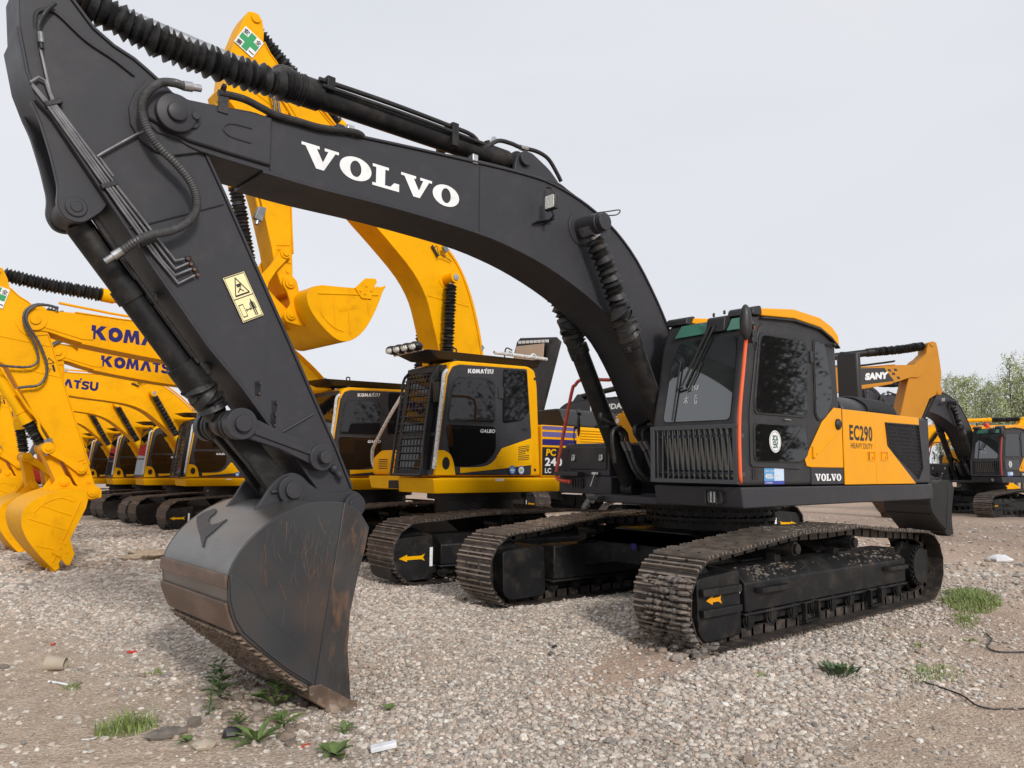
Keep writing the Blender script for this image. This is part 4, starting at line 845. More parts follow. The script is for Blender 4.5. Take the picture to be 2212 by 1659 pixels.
    for mt_, cnt in (('scr', 70), ('scr2', 40)):
        m = MB()
        for i in range(cnt):
            q = random.random()
            if q < .45: x, z = random.gauss(5.44, .10), random.gauss(.98, .10)
            elif q < .75: x, z = random.uniform(5.25, 5.85), random.uniform(.45, 1.0)
            else: x, z = random.uniform(5.05, 5.18), random.uniform(.25, .95)
            L_ = random.uniform(.03, .16); a = R(90)+random.gauss(.12, .28); yy = .6808 if x > 5.22 else .6888
            if not (5.04 < x < 5.85 and .3 < z < 1.16): continue
            c_ = [(x, z), (x+math.cos(a)*L_*.5+random.uniform(-.004, .004), z+math.sin(a)*L_*.5), (x+math.cos(a)*L_, z+math.sin(a)*L_)]
            if c_[-1][1] > 1.17: continue
            for p_ in stroke(c_, random.uniform(.001, .0024)): m.add([(u, yy, v) for u, v in p_], [[0, 1, 2, 3]])
        tag(m.build('scratches', mt_, bk), kind='stuff')
    # wear plates across the belly
    for a, b in (((5.976, .85), (5.972, .755)), ((5.955, .69), (5.90, .50))):
        seg = [p for p in SHs if b[1]-.005 <= p[1] <= a[1]+.005 and p[0] > 5.8]
        m = MB(); m.band([(x+.0, z) for x, z in seg], -.49, .67, .020) if len(seg) > 1 else None
        m.build('wear_plate', 'wearplate', bk, bev=.004)
    for t0, t1 in ((30, 36), (37, 45)):
        pass
    low = [p for p in SHs if p[1] < .49]
    m = MB(); m.band(low, -.492, .672, .018); m.build('wear_plate', 'blip', bk, bev=.004)
    m = MB(); m.prism([(5.42, .11), (5.34, .115), (5.07, -.055), (5.06, -.12), (5.17, -.14), (5.42, .03)], -.51, .69); m.build('cutting_lip', 'blip', bk, bev=.008)
    def lipmud():
        p = random.choice(low); q = random.random()
        return (p[0]+.014, random.uniform(-.51, .69), p[1]-.016), 1
    tag(clumps(3800, lipmud, .005, .017).build('dried_mud', 'mud', bk), kind='stuff')
    # lifting hook plate on the shell back
    hk = []
    for x, z in PT['hookshape']: hk.append((x, z))
    m = MB()
    def onshell(z):
        for a, b in zip(SHs, SHs[1:]):
            if min(a[1], b[1]) <= z <= max(a[1], b[1]) and a[0] > 5.4: t = (z-a[1])/(b[1]-a[1]+1e-9); return a[0]+(b[0]-a[0])*t
        return 5.97
    bk['label'] = 'worn dark grey bucket with a rust streaked lip'
    return root, hk
main, HK = build_main()
tag(main, 'big charcoal and amber crawler excavator in the foreground, its bucket resting on the gravel', 'excavator')
# teardrop guide plate welded to the back of the bucket shell, following its curve
def hook_plate(root):
    bk = [c for c in root.children if c.name.startswith('bucket') and 'cyl' not in c.name][0]
    SH = [(5.21, 1.25), (5.43, 1.255), (5.55, 1.225), (5.69, 1.165), (5.83, 1.06), (5.92, .95), (5.965, .84), (5.96, .68)]
    SHs = smoothp([(a, b, 0) for a, b in SH], 12)
    def X(z):
        for a, b in zip(SHs, SHs[1:]):
            if b[1] <= z <= a[1] and a[0] > 5.43: return a[0]+(b[0]-a[0])*(z-a[1])/(b[1]-a[1]-1e-9), Vector((b[0]-a[0], b[1]-a[1])).normalized()
        return 5.97, Vector((0, -1))
    def ins(y, z):
        c = False; j = len(HPL)-1
        for i in range(len(HPL)):
            if (HPL[i][1] > z) != (HPL[j][1] > z) and y < (HPL[j][0]-HPL[i][0])*(z-HPL[i][1])/(HPL[j][1]-HPL[i][1]+1e-12)+HPL[i][0]: c = not c
            j = i
        return c
    m = MB(); ys = [p[0] for p in HPL]; zs = [p[1] for p in HPL]; n = 110
    vid = {}
    def V_(i, j, lay):
        k = (i, j, lay)
        if k not in vid:
            y = min(ys)+(max(ys)-min(ys))*i/n; z = min(zs)+(max(zs)-min(zs))*j/n; x, t = X(z); nn = Vector((-t.y, t.x))
            if nn.x < 0: nn = -nn
            o = .002+lay*.007; vid[k] = len(m.V); m.V.append((x+nn.x*o, y, z+nn.y*o))
        return vid[k]
    on = {(i, j) for i in range(n) for j in range(n) if ins(min(ys)+(max(ys)-min(ys))*(i+.5)/n, min(zs)+(max(zs)-min(zs))*(j+.5)/n)}
    def addf(f): m.F.append(f); m.S.append(False); m.I.append(0)
    for i, j in on:
        addf([V_(i, j, 1), V_(i+1, j, 1), V_(i+1, j+1, 1), V_(i, j+1, 1)])
        for di, dj, a, b in ((-1, 0, (0, 0), (0, 1)), (1, 0, (1, 0), (1, 1)), (0, -1, (0, 0), (1, 0)), (0, 1, (0, 1), (1, 1))):
            if (i+di, j+dj) not in on: addf([V_(i+a[0], j+a[1], 0), V_(i+b[0], j+b[1], 0), V_(i+b[0], j+b[1], 1), V_(i+a[0], j+a[1], 1)])
    m.build('guide_plate', 'dark', bk)
HPL = [(0.131, 0.951), (-0.031, 1.008), (-0.339, 1.088), (-0.418, 1.111), (-0.405, 1.139), (-0.339, 1.17), (-0.276, 1.166), (-0.22, 1.148), (-0.203, 1.115), (-0.137, 1.093), (-0.035, 1.079), (0.045, 1.097), (0.088, 1.125), (0.094, 1.093), (0.098, 1.049), (0.065, 1.009)]
hook_plate(main)

# ---------------------------------------------------------------- the yellow excavators
KP = track_path(1.90, .405, [(1.9, .81), (1.6, .82), (1.1, .86), (.5, .885), (-.1, .875), (-.7, .885), (-1.3, .85), (-1.85, .815)], .405)
def rot2(p, c, a): x, z = p[0]-c[0], p[1]-c[1]; ca, sa = math.cos(a), math.sin(a); return (c[0]+x*ca-z*sa, c[1]+x*sa+z*ca)
KF = (.3, 1.7)
def k_body(col='kyel', col2='kyel2', name='excavator', dark='dark', stripes=True, rz=0, lite=True):
    root = empty(name)
    undercarriage(root, 1.24, .70, KP, 1.90, .405, .405, detail=False, mud=False)
    m = MB()
    for sx in (1, -1): m.prismx([(-1.0, .33), (-1.0, .58), (-.5, .76), (.5, .76), (1.0, .58), (1.0, .33), (.5, .44), (-.5, .44)], sx*.38, sx*.9)
    m.box(-.4, .4, -.55, .55, .44, .76); m.build('car_body', 'black', root, bev=.01)
    m = MB(); m.cyl((0, 0, .76), (0, 0, 1.0), .62, n=36); m.cyl((0, 0, 1.0), (0, 0, 1.15), .74, n=36); m.build('swing_ring', 'black', root)
    m = MB()
    sec = [(.38, 1.35), (1.345, 1.35), (1.36, 1.335), (1.36, 1.30), (1.27, 1.14), (.38, 1.14)]
    m.prismx(sec, -2.62, 1.62)
    m.add([(1.62, .38, 1.35), (1.62, 1.345, 1.35), (1.62, 1.36, 1.335), (1.62, 1.36, 1.30), (1.62, 1.27, 1.14), (1.62, .38, 1.14), (1.77, .52, 1.34), (1.77, 1.33, 1.34), (1.77, 1.34, 1.33), (1.77, 1.34, 1.30), (1.69, 1.25, 1.14), (1.69, .42, 1.14)],
          [[0, 1, 7, 6], [1, 2, 8, 7], [2, 3, 9, 8], [3, 4, 10, 9], [4, 5, 11, 10], [5, 0, 6, 11], [6, 7, 8, 9, 10, 11]])
    m.prismx([(-1.36, 1.30), (-1.36, 1.335), (-.45, 1.35), (-.45, 1.14), (-1.27, 1.14)], -2.62, 1.1)
    dk = m.build('deck', col2, root, bev=.008, rz=rz)
    m = MB(); m.add([(.72, 1.3615, 1.305), (.56, 1.3615, 1.305), (.56, 1.3615, 1.345-.012), (.72, 1.3615, 1.345-.012)], [[0, 1, 2, 3]]); m.build('deck_sticker', 'white', dk)
    m = MB(); m.box(-2.5, 1.3, -.46, .39, 1.16, 1.28); m.build('centre_frame', 'black', root, rz=rz)
    # housing
    m = MB(); m.box(-2.45, -.19, .3, 1.345, 1.352, 2.13); m.box(-2.45, -.5, -1.345, .3, 1.352, 2.12); m.box(-.5, .25, -1.34, -.5, 1.352, 2.0)
    hs_ = m.build('engine_housing', col, root, bev=.03, rz=rz, seg=3)
    m = MB(); m.prism(rnd([(1.05, 1.352), (1.05, 1.62), (.9, 1.75), (.25, 1.75), (.25, 1.352)], .06), -1.33, -.70)
    tb = m.build('tool_box', col, root, bev=.02, rz=rz)
    m = MB()
    for i in range(5): m.box(1.048, 1.056, -1.15, -.90, 1.45+i*.035, 1.462+i*.035)
    m.build('vent_slots', 'black', tb)
    m = MB(); th = [R(180-30+60*i/14) for i in range(15)]; m.prismz(rnd([(-2.46, 1.35)]+[(2.88*math.cos(t), 2.7*math.sin(t)) for t in th]+[(-2.46, -1.35)], .1), 1.14, 2.1)
    m.build('counterweight', col, root, bev=.04, rz=rz, seg=3)
    m = MB(); m.prismx(rnd([(-.9, 2.12), (-.9, 2.40), (.95, 2.44), (1.1, 2.13)], .08), -2.3, -.95); m.build('engine_hood', 'plastic', root, bev=.02, rz=rz)
    def sd(nm, pts, y, t, mt, par=hs_, bev=0):
        mb = MB(); mb.prism(pts, y, y+t); return mb.build(nm, mt, par, bev=bev)
    if stripes:
        sd('stripe', [(-.20, 2.06), (-.20, 2.115), (-.93, 2.115), (-.93, 2.06)], 1.3455, .003, 'lilac'); sd('stripe', [(-.20, 1.955), (-.20, 2.03), (-.93, 2.03), (-.93, 1.955)], 1.3455, .003, 'lilac')
        sd('stripe', [(-.20, 1.83), (-.20, 1.92), (-.93, 1.92), (-.93, 1.83)], 1.3455, .003, 'purple'); sd('name_panel', [(-.20, 1.385), (-.20, 1.80), (-.93, 1.80), (-.93, 1.385)], 1.3455, .003, 'blackdecal')
        letter('model_lettering', font_polys('PC', .035, 1.05), (-.27, 1.350, 1.67), (-1, 0, 0), (0, 0, 1), .105, .20, col2, hs_, shear=.12)
        letter('model_lettering', font_polys('240', .035, 1.08), (-.25, 1.350, 1.52), (-1, 0, 0), (0, 0, 1), .125, .36, 'white', hs_)
        letter('model_lettering', font_polys('LC', .035, 1.05), (-.25, 1.350, 1.415), (-1, 0, 0), (0, 0, 1), .075, .13, 'white', hs_)
    m = MB()
    for i in range(5): m.sweep([(-1.02, 1.348, 2.08-i*.042), (-1.62, 1.348, 2.08-i*.042)], .013, 6)
    for i in range(4): m.sweep([(-1.04, 1.348, 1.82-i*.03), (-1.62, 1.348, 1.82-i*.03)], .009, 6)
    m.build('louvre', col2, hs_)
    # ---- cab
    m = MB(); prof = rnd([(1.77, 1.37), (1.735, 1.73), (1.60, 2.70), (1.53, 2.87), (1.42, 2.93), (.09, 2.975), (-.04, 2.92), (-.09, 2.69), (-.165, 1.37)], .05, 3)
    m.prism(prof, .42, 1.345); cab = m.build('cab', col, root, bev=.03, rz=rz, seg=3)
    y = 1.3455
    def s2(nm, pts, t, mt, bev=0, y_=None): return sd(nm, pts, y if y_ is None else y_, t, mt, cab, bev)
    s2('side_panel', rnd([(1.745, 1.385), (1.70, 1.73), (1.575, 2.71), (1.50, 2.84), (1.38, 2.88), (.13, 2.93), (.035, 1.98), (.03, 1.385)], .03), .006, dark, .003)
    s2('door', rnd([(1.60, 1.40), (1.66, 1.73), (1.545, 2.66), (1.44, 2.82), (.66, 2.87), (.62, 1.40)], .05), .014, dark, .004)
    dw = rnd([(1.585, 2.09), (1.515, 2.62), (1.43, 2.71), (.82, 2.73), (.745, 2.66), (.735, 2.09)], .07, 5); s2('window_gasket', dw, .020, 'rubber', .003); s2('door_window', inset(dw, .03), .023, 'glass')
    s2('door_lower_window', rnd([(1.60, 2.055), (.73, 2.06), (.72, 1.72), (.90, 1.55), (1.19, 1.50), (1.50, 1.50)], .08, 5), .018, 'glass')
    s2('rear_window', rnd([(.60, 2.89), (.145, 2.90), (.085, 2.31), (.22, 2.17), (.595, 2.11)], .06, 5), .010, 'glass')
    s2('yellow_swoosh', smooth2([(1.345, 1.485), (.95, 1.50), (.76, 1.575), (.64, 1.72), (.60, 1.76)])+[(.06, 1.915), (.02, 1.915), (.02, 1.53), (.59, 1.475), (1.34, 1.41)], .019, col2, .004)
    s2('nose_panel', [(1.755, 1.385), (1.72, 1.71)]+smooth2([(1.62, 1.71), (1.52, 1.66), (1.46, 1.55), (1.425, 1.385)]), .021, col2, .005)
    m = MB(); m.sweep([(1.59, y+.0215, 1.54), (1.59, y+.023, 1.54)], .062, 22); m.V = [(v[0], v[1], 1.54+(v[2]-1.54)*1.35) for v in m.V]; m.build('nose_port', 'blackdecal', cab)
    s2('vent_panel', rnd([(.36, 1.80), (.05, 1.90), (.05, 1.55), (.35, 1.57)], .02), .0215, col2, .002)
    m = MB()
    for i in range(8):
        a = .30 if i not in (3, 4) else .30; b = .09 if i not in (3, 4) else .16
        m.sweep([(a, y+.0225, 1.60+i*.026), (b, y+.0225, 1.615+i*.028)], .0055, 6)
    m.build('vent_slots', 'blackdecal', cab)
    m = MB(); m.sweep([(.115, y+.0225, 1.735), (.115, y+.024, 1.735)], .013, 12); m.build('lock', 'blackdecal', cab)
    s2('door_hinge', [(.70, 1.50), (.70, 1.66), (.58, 1.67), (.58, 1.51)], .028, col2, .004); s2('door_hinge', [(.69, 2.46), (.69, 2.62), (.60, 2.62), (.60, 2.46)], .030, dark, .006)
    s2('door_handle', rnd([(.22, 2.03), (.22, 2.08), (.12, 2.08), (.12, 2.03)], .02), .014, 'plastic', .004)
    for x, mt, md in ((.41, 'azure', 'navy'), (.24, 'white', 'lilac')):
        m = MB(); m.sweep([(x, y+.0201, 1.455), (x, y+.0215, 1.455)], .066, 26); m.build('round_sticker', md, cab)
        m = MB(); m.sweep([(x, y+.0216, 1.455), (x, y+.0222, 1.455)], .050, 24); m.build('round_sticker_centre', mt, cab)
        m = MB()
        if mt == 'azure':
            for p in stroke([(-.035, 0), (.035, 0)], .02)+stroke([(-.02, -.028), (.02, -.028)], .01): m.add([(x-q[0], y+.0228, 1.455+q[1]) for q in p], [[0, 1, 2, 3]])
        else:
            for p in stroke([(-.022, -.02), (-.022, .02)], .012)+stroke([(0, -.02), (0, .02)], .012)+stroke([(.022, -.02), (.022, .02)], .012): m.add([(x-q[0], y+.0228, 1.455+q[1]) for q in p], [[0, 1, 2, 3]])
        m.build('round_sticker_mark', 'white' if mt == 'azure' else 'green', cab)
    for x, z in ((-.05, 1.46), (-.03, 2.80)): m = MB(); m.cyl((x, y, z), (x, y+.004, z), .022, n=12); m.build('bolt_cap', 'blackdecal', cab)
    if stripes:
        w = word('KOMATSU', WIDE, .03); letter('brand_lettering', w, (1.24, y+.0155, 2.772), (-1, 0, .07), (0, 0, 1), .060, .46, 'white', cab)
        letter('door_lettering', font_polys('GALEO', .03, 1.05), (1.015, y+.0195, 1.965), (-1, 0, .02), (0, 0, 1), .050, .27, 'white', cab, shear=.15)
    m = MB()
    def fx(z): return 1.738-(z-1.73)*.142
    m.slab([(fx(1.385)-.012, .425, 1.385), (fx(1.385)-.012, 1.34, 1.385), (fx(2.86)+.004, 1.34, 2.86), (fx(2.86)+.004, .425, 2.86)], .012); m.build('front_frame', dark, cab, bev=.004)
    m = MB(); m.slab([(fx(1.95)+.012, .50, 1.95), (fx(1.95)+.012, 1.27, 1.95), (fx(2.78)+.012, 1.25, 2.78), (fx(2.78)+.012, .54, 2.78)], .004); m.build('windscreen', 'glass', cab)
    m = MB(); m.slab([(fx(1.45)+.0, .50, 1.45), (fx(1.45)+.0, 1.27, 1.45), (fx(1.90)+.012, 1.27, 1.90), (fx(1.90)+.012, .50, 1.90)], .004); m.build('lower_windscreen', 'glass', cab)
    # wrapped grab rail
    m = MB(); m.tube([(1.60, 1.36, 2.78), (1.67, 1.39, 2.70), (1.70, 1.40, 2.45), (1.79, 1.40, 1.62), (1.79, 1.37, 1.47)], .026, 8, 5); m.build('grab_rail', 'wrap', cab)
    # visor
    m = MB(); m.add([(1.86, .46, 3.06), (1.80, 1.20, 3.06), (-.25, 1.25, 3.10), (-.25, .45, 3.10), (1.62, .52, 2.965), (1.60, 1.12, 2.965), (-.25, 1.18, 3.0), (-.25, .5, 3.0)], [[0, 1, 2, 3], [7, 6, 5, 4], [0, 4, 5, 1], [1, 5, 6, 2], [2, 6, 7, 3], [3, 7, 4, 0]])
    vs = m.build('roof_visor', 'plastic', cab, bev=.008)
    for x in (1.3, .75, .2):
        for y0 in (.55, 1.10): m = MB(); m.box(x-.03, x+.03, y0, y0+.04, 2.94, 3.0); m.build('visor_bracket', 'plastic', cab)
    m = MB(); m.tube([(1.35, 1.15, 3.06), (1.35, 1.15, 3.12), (1.29, 1.15, 3.12), (1.29, 1.15, 3.06)], .012, 6); m.build('visor_hook', 'plastic', cab)
    return root, cab
def smooth2(p, k=5): return [(q[0], q[1]) for q in smoothp([(a, b, 0) for a, b in p], k)]
def k_front(root, db=0., da=0., dk=0., off=(0, 0), col='kyel', rz=0, text='KOMATSU', tcol='purple', decals=True, rubber='rubber', bcol=None, bcut=0, teeth=True, decol=None):
    bcol = bcol or col
    N = (6.02, 3.65); H = (5.10, 1.12)
    def Tb(x, y, z): q = rot2((x, z), KF, db); return (q[0]+off[0], y, q[1]+off[1])
    def Ta(x, y, z): q = rot2((x, z), N, da); return Tb(q[0], y, q[1])
    def Tk(x, y, z): q = rot2((x, z), H, dk); return Ta(q[0], y, q[1])
    C2A = lambda p: rot2(p, KF, -.045)
    top = [(5.95, 4.07), (5.75, 4.06), (5.40, 4.06), (4.46, 4.0), (3.33, 4.015), (2.8, 4.0), (2.33, 3.93), (1.90, 3.70), (1.45, 3.34), (1.1, 2.98), (.62, 2.38), (.25, 1.88)]
    bot = [(.42, 1.55), (.85, 1.80), (1.25, 2.05), (1.55, 2.30), (1.85, 2.62), (2.14, 2.86), (2.49, 3.13), (2.9, 3.29), (3.5, 3.37), (4.15, 3.43), (5.3, 3.61), (5.75, 3.74), (5.95, 3.74)]
    ts = [C2A(p) for p in smooth2(top, 3)]; bs = [C2A(p) for p in smooth2(bot, 3)]
    m = MB(Tb); m.prism(ts+arc(.3, 1.7, .17, 130, 290, 6)+bs+arc(6.02, 3.65, .165, -70, 70, 8), -.225, .225)
    m.band(ts[6:], -.24, .24, -.02); m.band(bs[:-6], -.24, .24, -.02)
    bm_ = m.build('boom', col, root, bev=.006, rz=rz)
    m = MB(Tb); m.cyly(6.02, 3.65, .226, .25, .155, 30); m.cyly(6.02, 3.65, .25, .275, .07, 20); m.prism([C2A(p) for p in [(5.9, 3.83), (5.3, 3.66), (5.15, 3.66), (5.15, 3.80), (5.8, 3.93)]], .2255, .238); m.build('pivot_boss', col, bm_, bev=.005)
    for a, b in (((1.05, 2.90), (1.75, 2.55)), ((1.80, 3.55), (2.5, 3.16)), ((4.95, 4.02), (4.93, 3.58))): m = MB(Tb); a, b = C2A(a), C2A(b); m.sweep([(a[0], .227, a[1]), (b[0], .227, b[1])], .007, 6); m.build('weld_seam', col, bm_)
    m = MB(Tb); p_ = [C2A(q) for q in [(5.6, 4.20), (5.2, 4.15), (4.5, 4.08), (3.4, 4.08), (2.8, 4.07), (2.33, 4.0), (1.87, 3.77), (1.40, 3.40), (1.05, 3.04), (.6, 2.48)]]
    m.tube([(x, .17, z) for x, z in p_], .019, 8, 4); m.build('hydraulic_pipe', decol or 'kyel', bm_); m = MB(Tb); m.tube([(x, .11, z+.01) for x, z in p_], .019, 8, 4); m.build('hydraulic_pipe', decol or 'kyel', bm_)
    for q in ((4.4, 4.05), (3.0, 4.05), (1.2, 3.18)): m = MB(Tb); x, z = C2A(q); m.box(x-.03, x+.03, .07, .20, z-.03, z+.06); m.build('pipe_clamp', 'steel' if decals else 'plastic', bm_)
    if text:
        a = C2A((5.18, 3.70)); b = C2A((3.6, 3.70)); fnt = WIDE if text == 'KOMATSU' else None
        P = word(text, WIDE, .015) if fnt else font_polys(text, .03)
        letter('brand_lettering', P, (a[0], .2275, a[1]-.02), (-1, 0, -.02), (0, 0, 1), .218, 1.53, tcol, bm_, T=Tb)
    # brackets and pins
    m = MB(Tb); x, z = C2A((2.85, 4.18))
    for y0 in (-.14, .10): m.prism([(x+.3, z-.2), (x+.08, z+.06), (x-.02, z+.08), (x-.1, z+.03), (x-.35, z-.2)], y0, y0+.04)
    m.build('cylinder_bracket', col, bm_)
    AC = (x, z)
    px, pz = C2A((2.37, 3.60))
    for s in (1, -1): m = MB(Tb); m.cyly(px, pz, *sorted((s*.2, s*.47)), .085, 22); m.cyly(px, pz, *sorted((s*.226, s*.235)), .14, 26); m.build('cylinder_pin', col, bm_, bev=.004)
    if decals:
        m = MB(Tb); m.cyly(px+.0, pz, .47, .485, .05, 14); m.build('pin_cap', 'steel', bm_)
        m = MB(Tb); x, z = C2A((2.78, 3.82)); m.prism([(x-.08, z-.06), (x+.1, z-.01), (x+.1, z+.03), (x-.08, z-.02)], .24, .26); m.tube([(x+.05, .25, z), (x+.05, .3, z+.04), (x-.05, .32, z-.06), (x-.1, .3, z+.0), (x-.3, .26, z+.08)], .006, 6); m.build('lamp_bracket', 'rubber', bm_)
        m = MB(Tb); m.slab([(x-.02, .30, z+.08), (x-.12, .30, z+.06), (x-.14, .30, z+.13), (x-.04, .30, z+.15)], .04); m.build('work_lamp', 'pipe', bm_)
    # boom cylinders
    for s in (1, -1):
        yy = s*.36; t = Tb(px, yy, pz); A = Vector(t); B = Vector((.98+off[0]*.3, yy, 1.27)); d = (B-A).normalized(); L = (B-A).length; tl = 1.42
        m = MB(); m.cyl(B-d*tl, B, .085, n=20); m.cyl(B-d*tl, B-d*(tl-.12), .10, n=20); m.cyl(B-d*(tl*.8), B-d*(tl*.78), .092, n=20); m.cyly(B.x, B.z, yy-.06, yy+.06, .09, 16); m.sweep([B-d*(tl-.15)+Vector((.10, 0, .04)), B-d*.4+Vector((.10, 0, .04))], .018, 6)
        cy = m.build('boom_cylinder', decol or 'kyel2', root, rz=rz)
        m = MB(); nb = max(6, int((L-tl)/.055)); m.bellows([A+d*.10, A+d*((L-tl)*.5), A+d*(L-tl)], .095, .062, nb, 14, .004); m.build('rod_boot', rubber, cy)
        m = MB(); m.cyl(A, A+d*(L-tl), .042, n=12); m.cyly(A.x, A.z, yy-.05, yy+.05, .075, 16); m.build('cylinder_rod', 'steel', cy)
    # arm
    M_N = complex(6.31, 3.73); M_H = complex(4.905, 1.205); A_N = complex(*N); A_H = complex(*H); k = (A_H-A_N)/(M_H-M_N)
    def m2a(p): q = A_N+k*(complex(*p)-M_N); return (q.real, q.imag)
    AR = [(7.02, 4.42), (6.90, 4.40), (6.80, 4.26), (6.74, 4.12), (6.60, 4.03), (6.47, 3.985), (6.38, 3.93), (6.26, 3.84), (6.07, 3.53), (5.94, 3.30), (5.71, 2.87), (5.45, 2.39), (5.21, 1.94), (5.04, 1.63), (4.89, 1.34), (4.76, 1.26), (4.74, 1.14), (4.88, 1.07), (5.0, 1.15), (5.17, 1.31), (5.34, 1.54), (5.49, 1.72), (5.74, 2.02), (5.98, 2.27), (6.33, 2.71), (6.50, 2.93), (6.72, 3.0), (6.84, 2.96), (6.92, 3.05), (6.90, 3.20), (7.02, 3.55), (7.06, 3.85), (7.10, 4.2), (7.10, 4.36)]
    m = MB(Ta); m.prism([m2a(p) for p in AR], -.19, .19); m.band([m2a(p) for p in AR[3:14]], -.202, .202, -.018); arm = m.build('arm', col, root, bev=.006, rz=rz)
    m = MB(Ta); bs2 = [m2a(p) for p in [(6.47, 3.92), (6.53, 3.83), (6.56, 3.71), (6.55, 3.61), (6.48, 3.52), (6.39, 3.47), (6.29, 3.467), (6.07, 3.56), (6.26, 3.86), (6.40, 3.93)]]; m.prism(bs2, .19, .205); m.build('pivot_doubler', col, arm, bev=.004)
    for a, b in (((6.9, 3.35), (6.0, 3.38)), ((6.506, 2.945), (5.75, 2.93)), ((5.30, 1.60), (5.12, 1.72)), ((5.27, 1.55), (5.08, 1.67))): m = MB(Ta); a, b = m2a(a), m2a(b); m.sweep([(a[0], .192, a[1]), (b[0], .192, b[1])], .008, 6); m.build('weld_seam', col, arm)
    px2 = m2a((6.80, 3.04)); m = MB(Ta); m.cyly(*px2, -.21, .215, .055, 20); m.build('arm_pin', col, arm); te = m2a((6.98, 4.34)); m = MB(Ta); m.cyly(*te, -.21, .215, .06, 20); m.build('arm_pin', col, arm)
    for q in ((4.99, 1.36), (5.03, 1.50)): m = MB(Ta); q = m2a(q); m.cyly(*q, .19, .205, .024, 12); m.build('arm_pin', col, arm)
    if decals:
        hp = [m2a(p) for p in [(6.05, 3.98), (6.18, 4.0), (6.34, 3.95), (6.44, 3.82), (6.43, 3.68), (6.34, 3.55), (6.22, 3.42), (6.10, 3.25), (6.0, 3.05), (5.98, 2.86), (6.05, 2.72), (6.2, 2.66), (6.30, 2.62)]]
        hp2 = [m2a(p) for p in [(6.05, 4.0), (6.2, 4.0), (6.36, 3.96), (6.47, 3.84), (6.47, 3.68), (6.38, 3.52), (6.26, 3.38), (6.16, 3.2), (6.14, 3.08), (6.22, 2.98), (6.4, 2.93), (6.62, 2.90)]]
        for h_, r_ in ((hp, .022), (hp2, .020)):
            m = MB(Ta); sp = smoothp([(x, .29, z) for x, z in h_], 5); m.sweep(sp, [r_ if i % 2 else r_*.8 for i in range(len(sp))], 8, smooth=False); m.build('braided_hose', 'hose', arm)
        m = MB(Ta); pp = [m2a(p) for p in [(6.32, 2.60), (6.10, 2.36), (5.92, 2.20), (5.86, 2.06), (5.73, 1.90)]]; m.tube([(x, .215, z) for x, z in pp], .02, 8, 3); m.build('hydraulic_pipe', col, arm)
        bx = m2a((5.70, 1.84)); m = MB(Ta); m.prism(rnd([(bx[0]-.05, bx[1]-.10), (bx[0]+.06, bx[1]-.10), (bx[0]+.05, bx[1]+.08), (bx[0]-.05, bx[1]+.10)], .02), .20, .27); m.cyl((bx[0], .235, bx[1]-.1), (bx[0], .235, bx[1]-.16), .03, n=8); m.build('valve_box', 'pipe', arm, bev=.006)
        # safety sign plate, green cross
        sq = m2a((6.90, 3.95)); c, e = Vector((sq[0], sq[1])), .19; rx = Vector((-.97, -.24))*e; ux = Vector((.24*-1, .97))*e*1.05
        m = MB(Ta); m.add([(tuple(c+rx*a+ux*b)[0], .206, tuple(c+rx*a+ux*b)[1]) for a, b in ((-.75, -.75), (.75, -.75), (.75, .75), (-.75, .75))], [[0, 1, 2, 3]]); m.build('safety_sign', 'white', arm)
        m = MB(Ta)
        for (a0, a1, b0, b1) in ((-.22, .22, -.68, .68), (-.68, .68, -.22, .22)): m.add([((c+rx*a+ux*b).x, .2075 if a1 < .5 else .208, (c+rx*a+ux*b).y) for a, b in ((a0, b0), (a1, b0), (a1, b1), (a0, b1))], [[0, 1, 2, 3]])
        m.build('safety_cross', 'green', arm)
        for ch, a, b in (('安', -.68, .28), ('全', .30, .28), ('第', -.68, -.70), ('一', .30, -.55)):
            q = c+rx*a+ux*b; letter('safety_writing', font_polys(ch, .02), (q.x, .2085, q.y), (rx.x, 0, rx.y), (ux.x, 0, ux.y), .075 if ch != '一' else .015, .075, 'blackdecal', arm, T=Ta)
        if not bcut:
            ws = m2a((5.95, 2.95)); q0 = Vector(ws); rr = Vector((-.95, .3))*.14; uu = Vector((.3, .95))*.13
            m = MB(Ta)
            def wsk(path, w):
                for p in stroke(path, w): m.add([((q0+rr*q[0]+uu*q[1]).x, .2035, (q0+rr*q[0]+uu*q[1]).y) for q in p], [[0, 1, 2, 3]])
            wsk([(.1, 1.05), (.9, 1.05), (.5, 1.7), (.1, 1.05)], .06); wsk([(.7, .1), (.7, .8)], .2); wsk([(.05, .15), (.25, .15), (.25, .7), (.05, .7), (.05, .15)], .04); wsk([(.3, .4), (.5, .4)], .05)
            m.build('warning_symbols', 'blackdecal', arm)
    # arm cylinder
    A = Vector(Tb(AC[0], 0, AC[1])); B = Vector(Ta(te[0], 0, te[1])); d = (B-A).normalized(); L = (B-A).length; tl = min(2.15, L*.62)
    m = MB(); m.cyl(A, A+d*tl, .092, n=22); m.cyl(A+d*(tl-.18), A+d*tl, .108, n=22); cy = m.build('arm_cylinder', decol or 'kyel2', root, rz=rz)
    m = MB(); m.bellows([A+d*tl, A+d*((tl+L)/2)+Vector((0, 0, -.02)), A+d*(L-.12)], .115, .078, int((L-tl)/.055), 16, .004); m.build('rod_boot', rubber, cy)
    m = MB(); m.cyl(A+d*tl, B, .05, n=12); m.build('cylinder_rod', 'steel', cy)
    # linkage solved in the arm's frame
    G = (5.28, 1.47); K0 = rot2((5.49, 1.28), H, dk); rG, rK = .545, .55
    g, kk = Vector(G), Vector(K0); D = (kk-g).length; D = min(D, rG+rK-1e-3); a = (rG*rG-rK*rK+D*D)/(2*D); h = math.sqrt(max(0, rG*rG-a*a)); u = (kk-g).normalized(); w_ = Vector((-u.y, u.x))
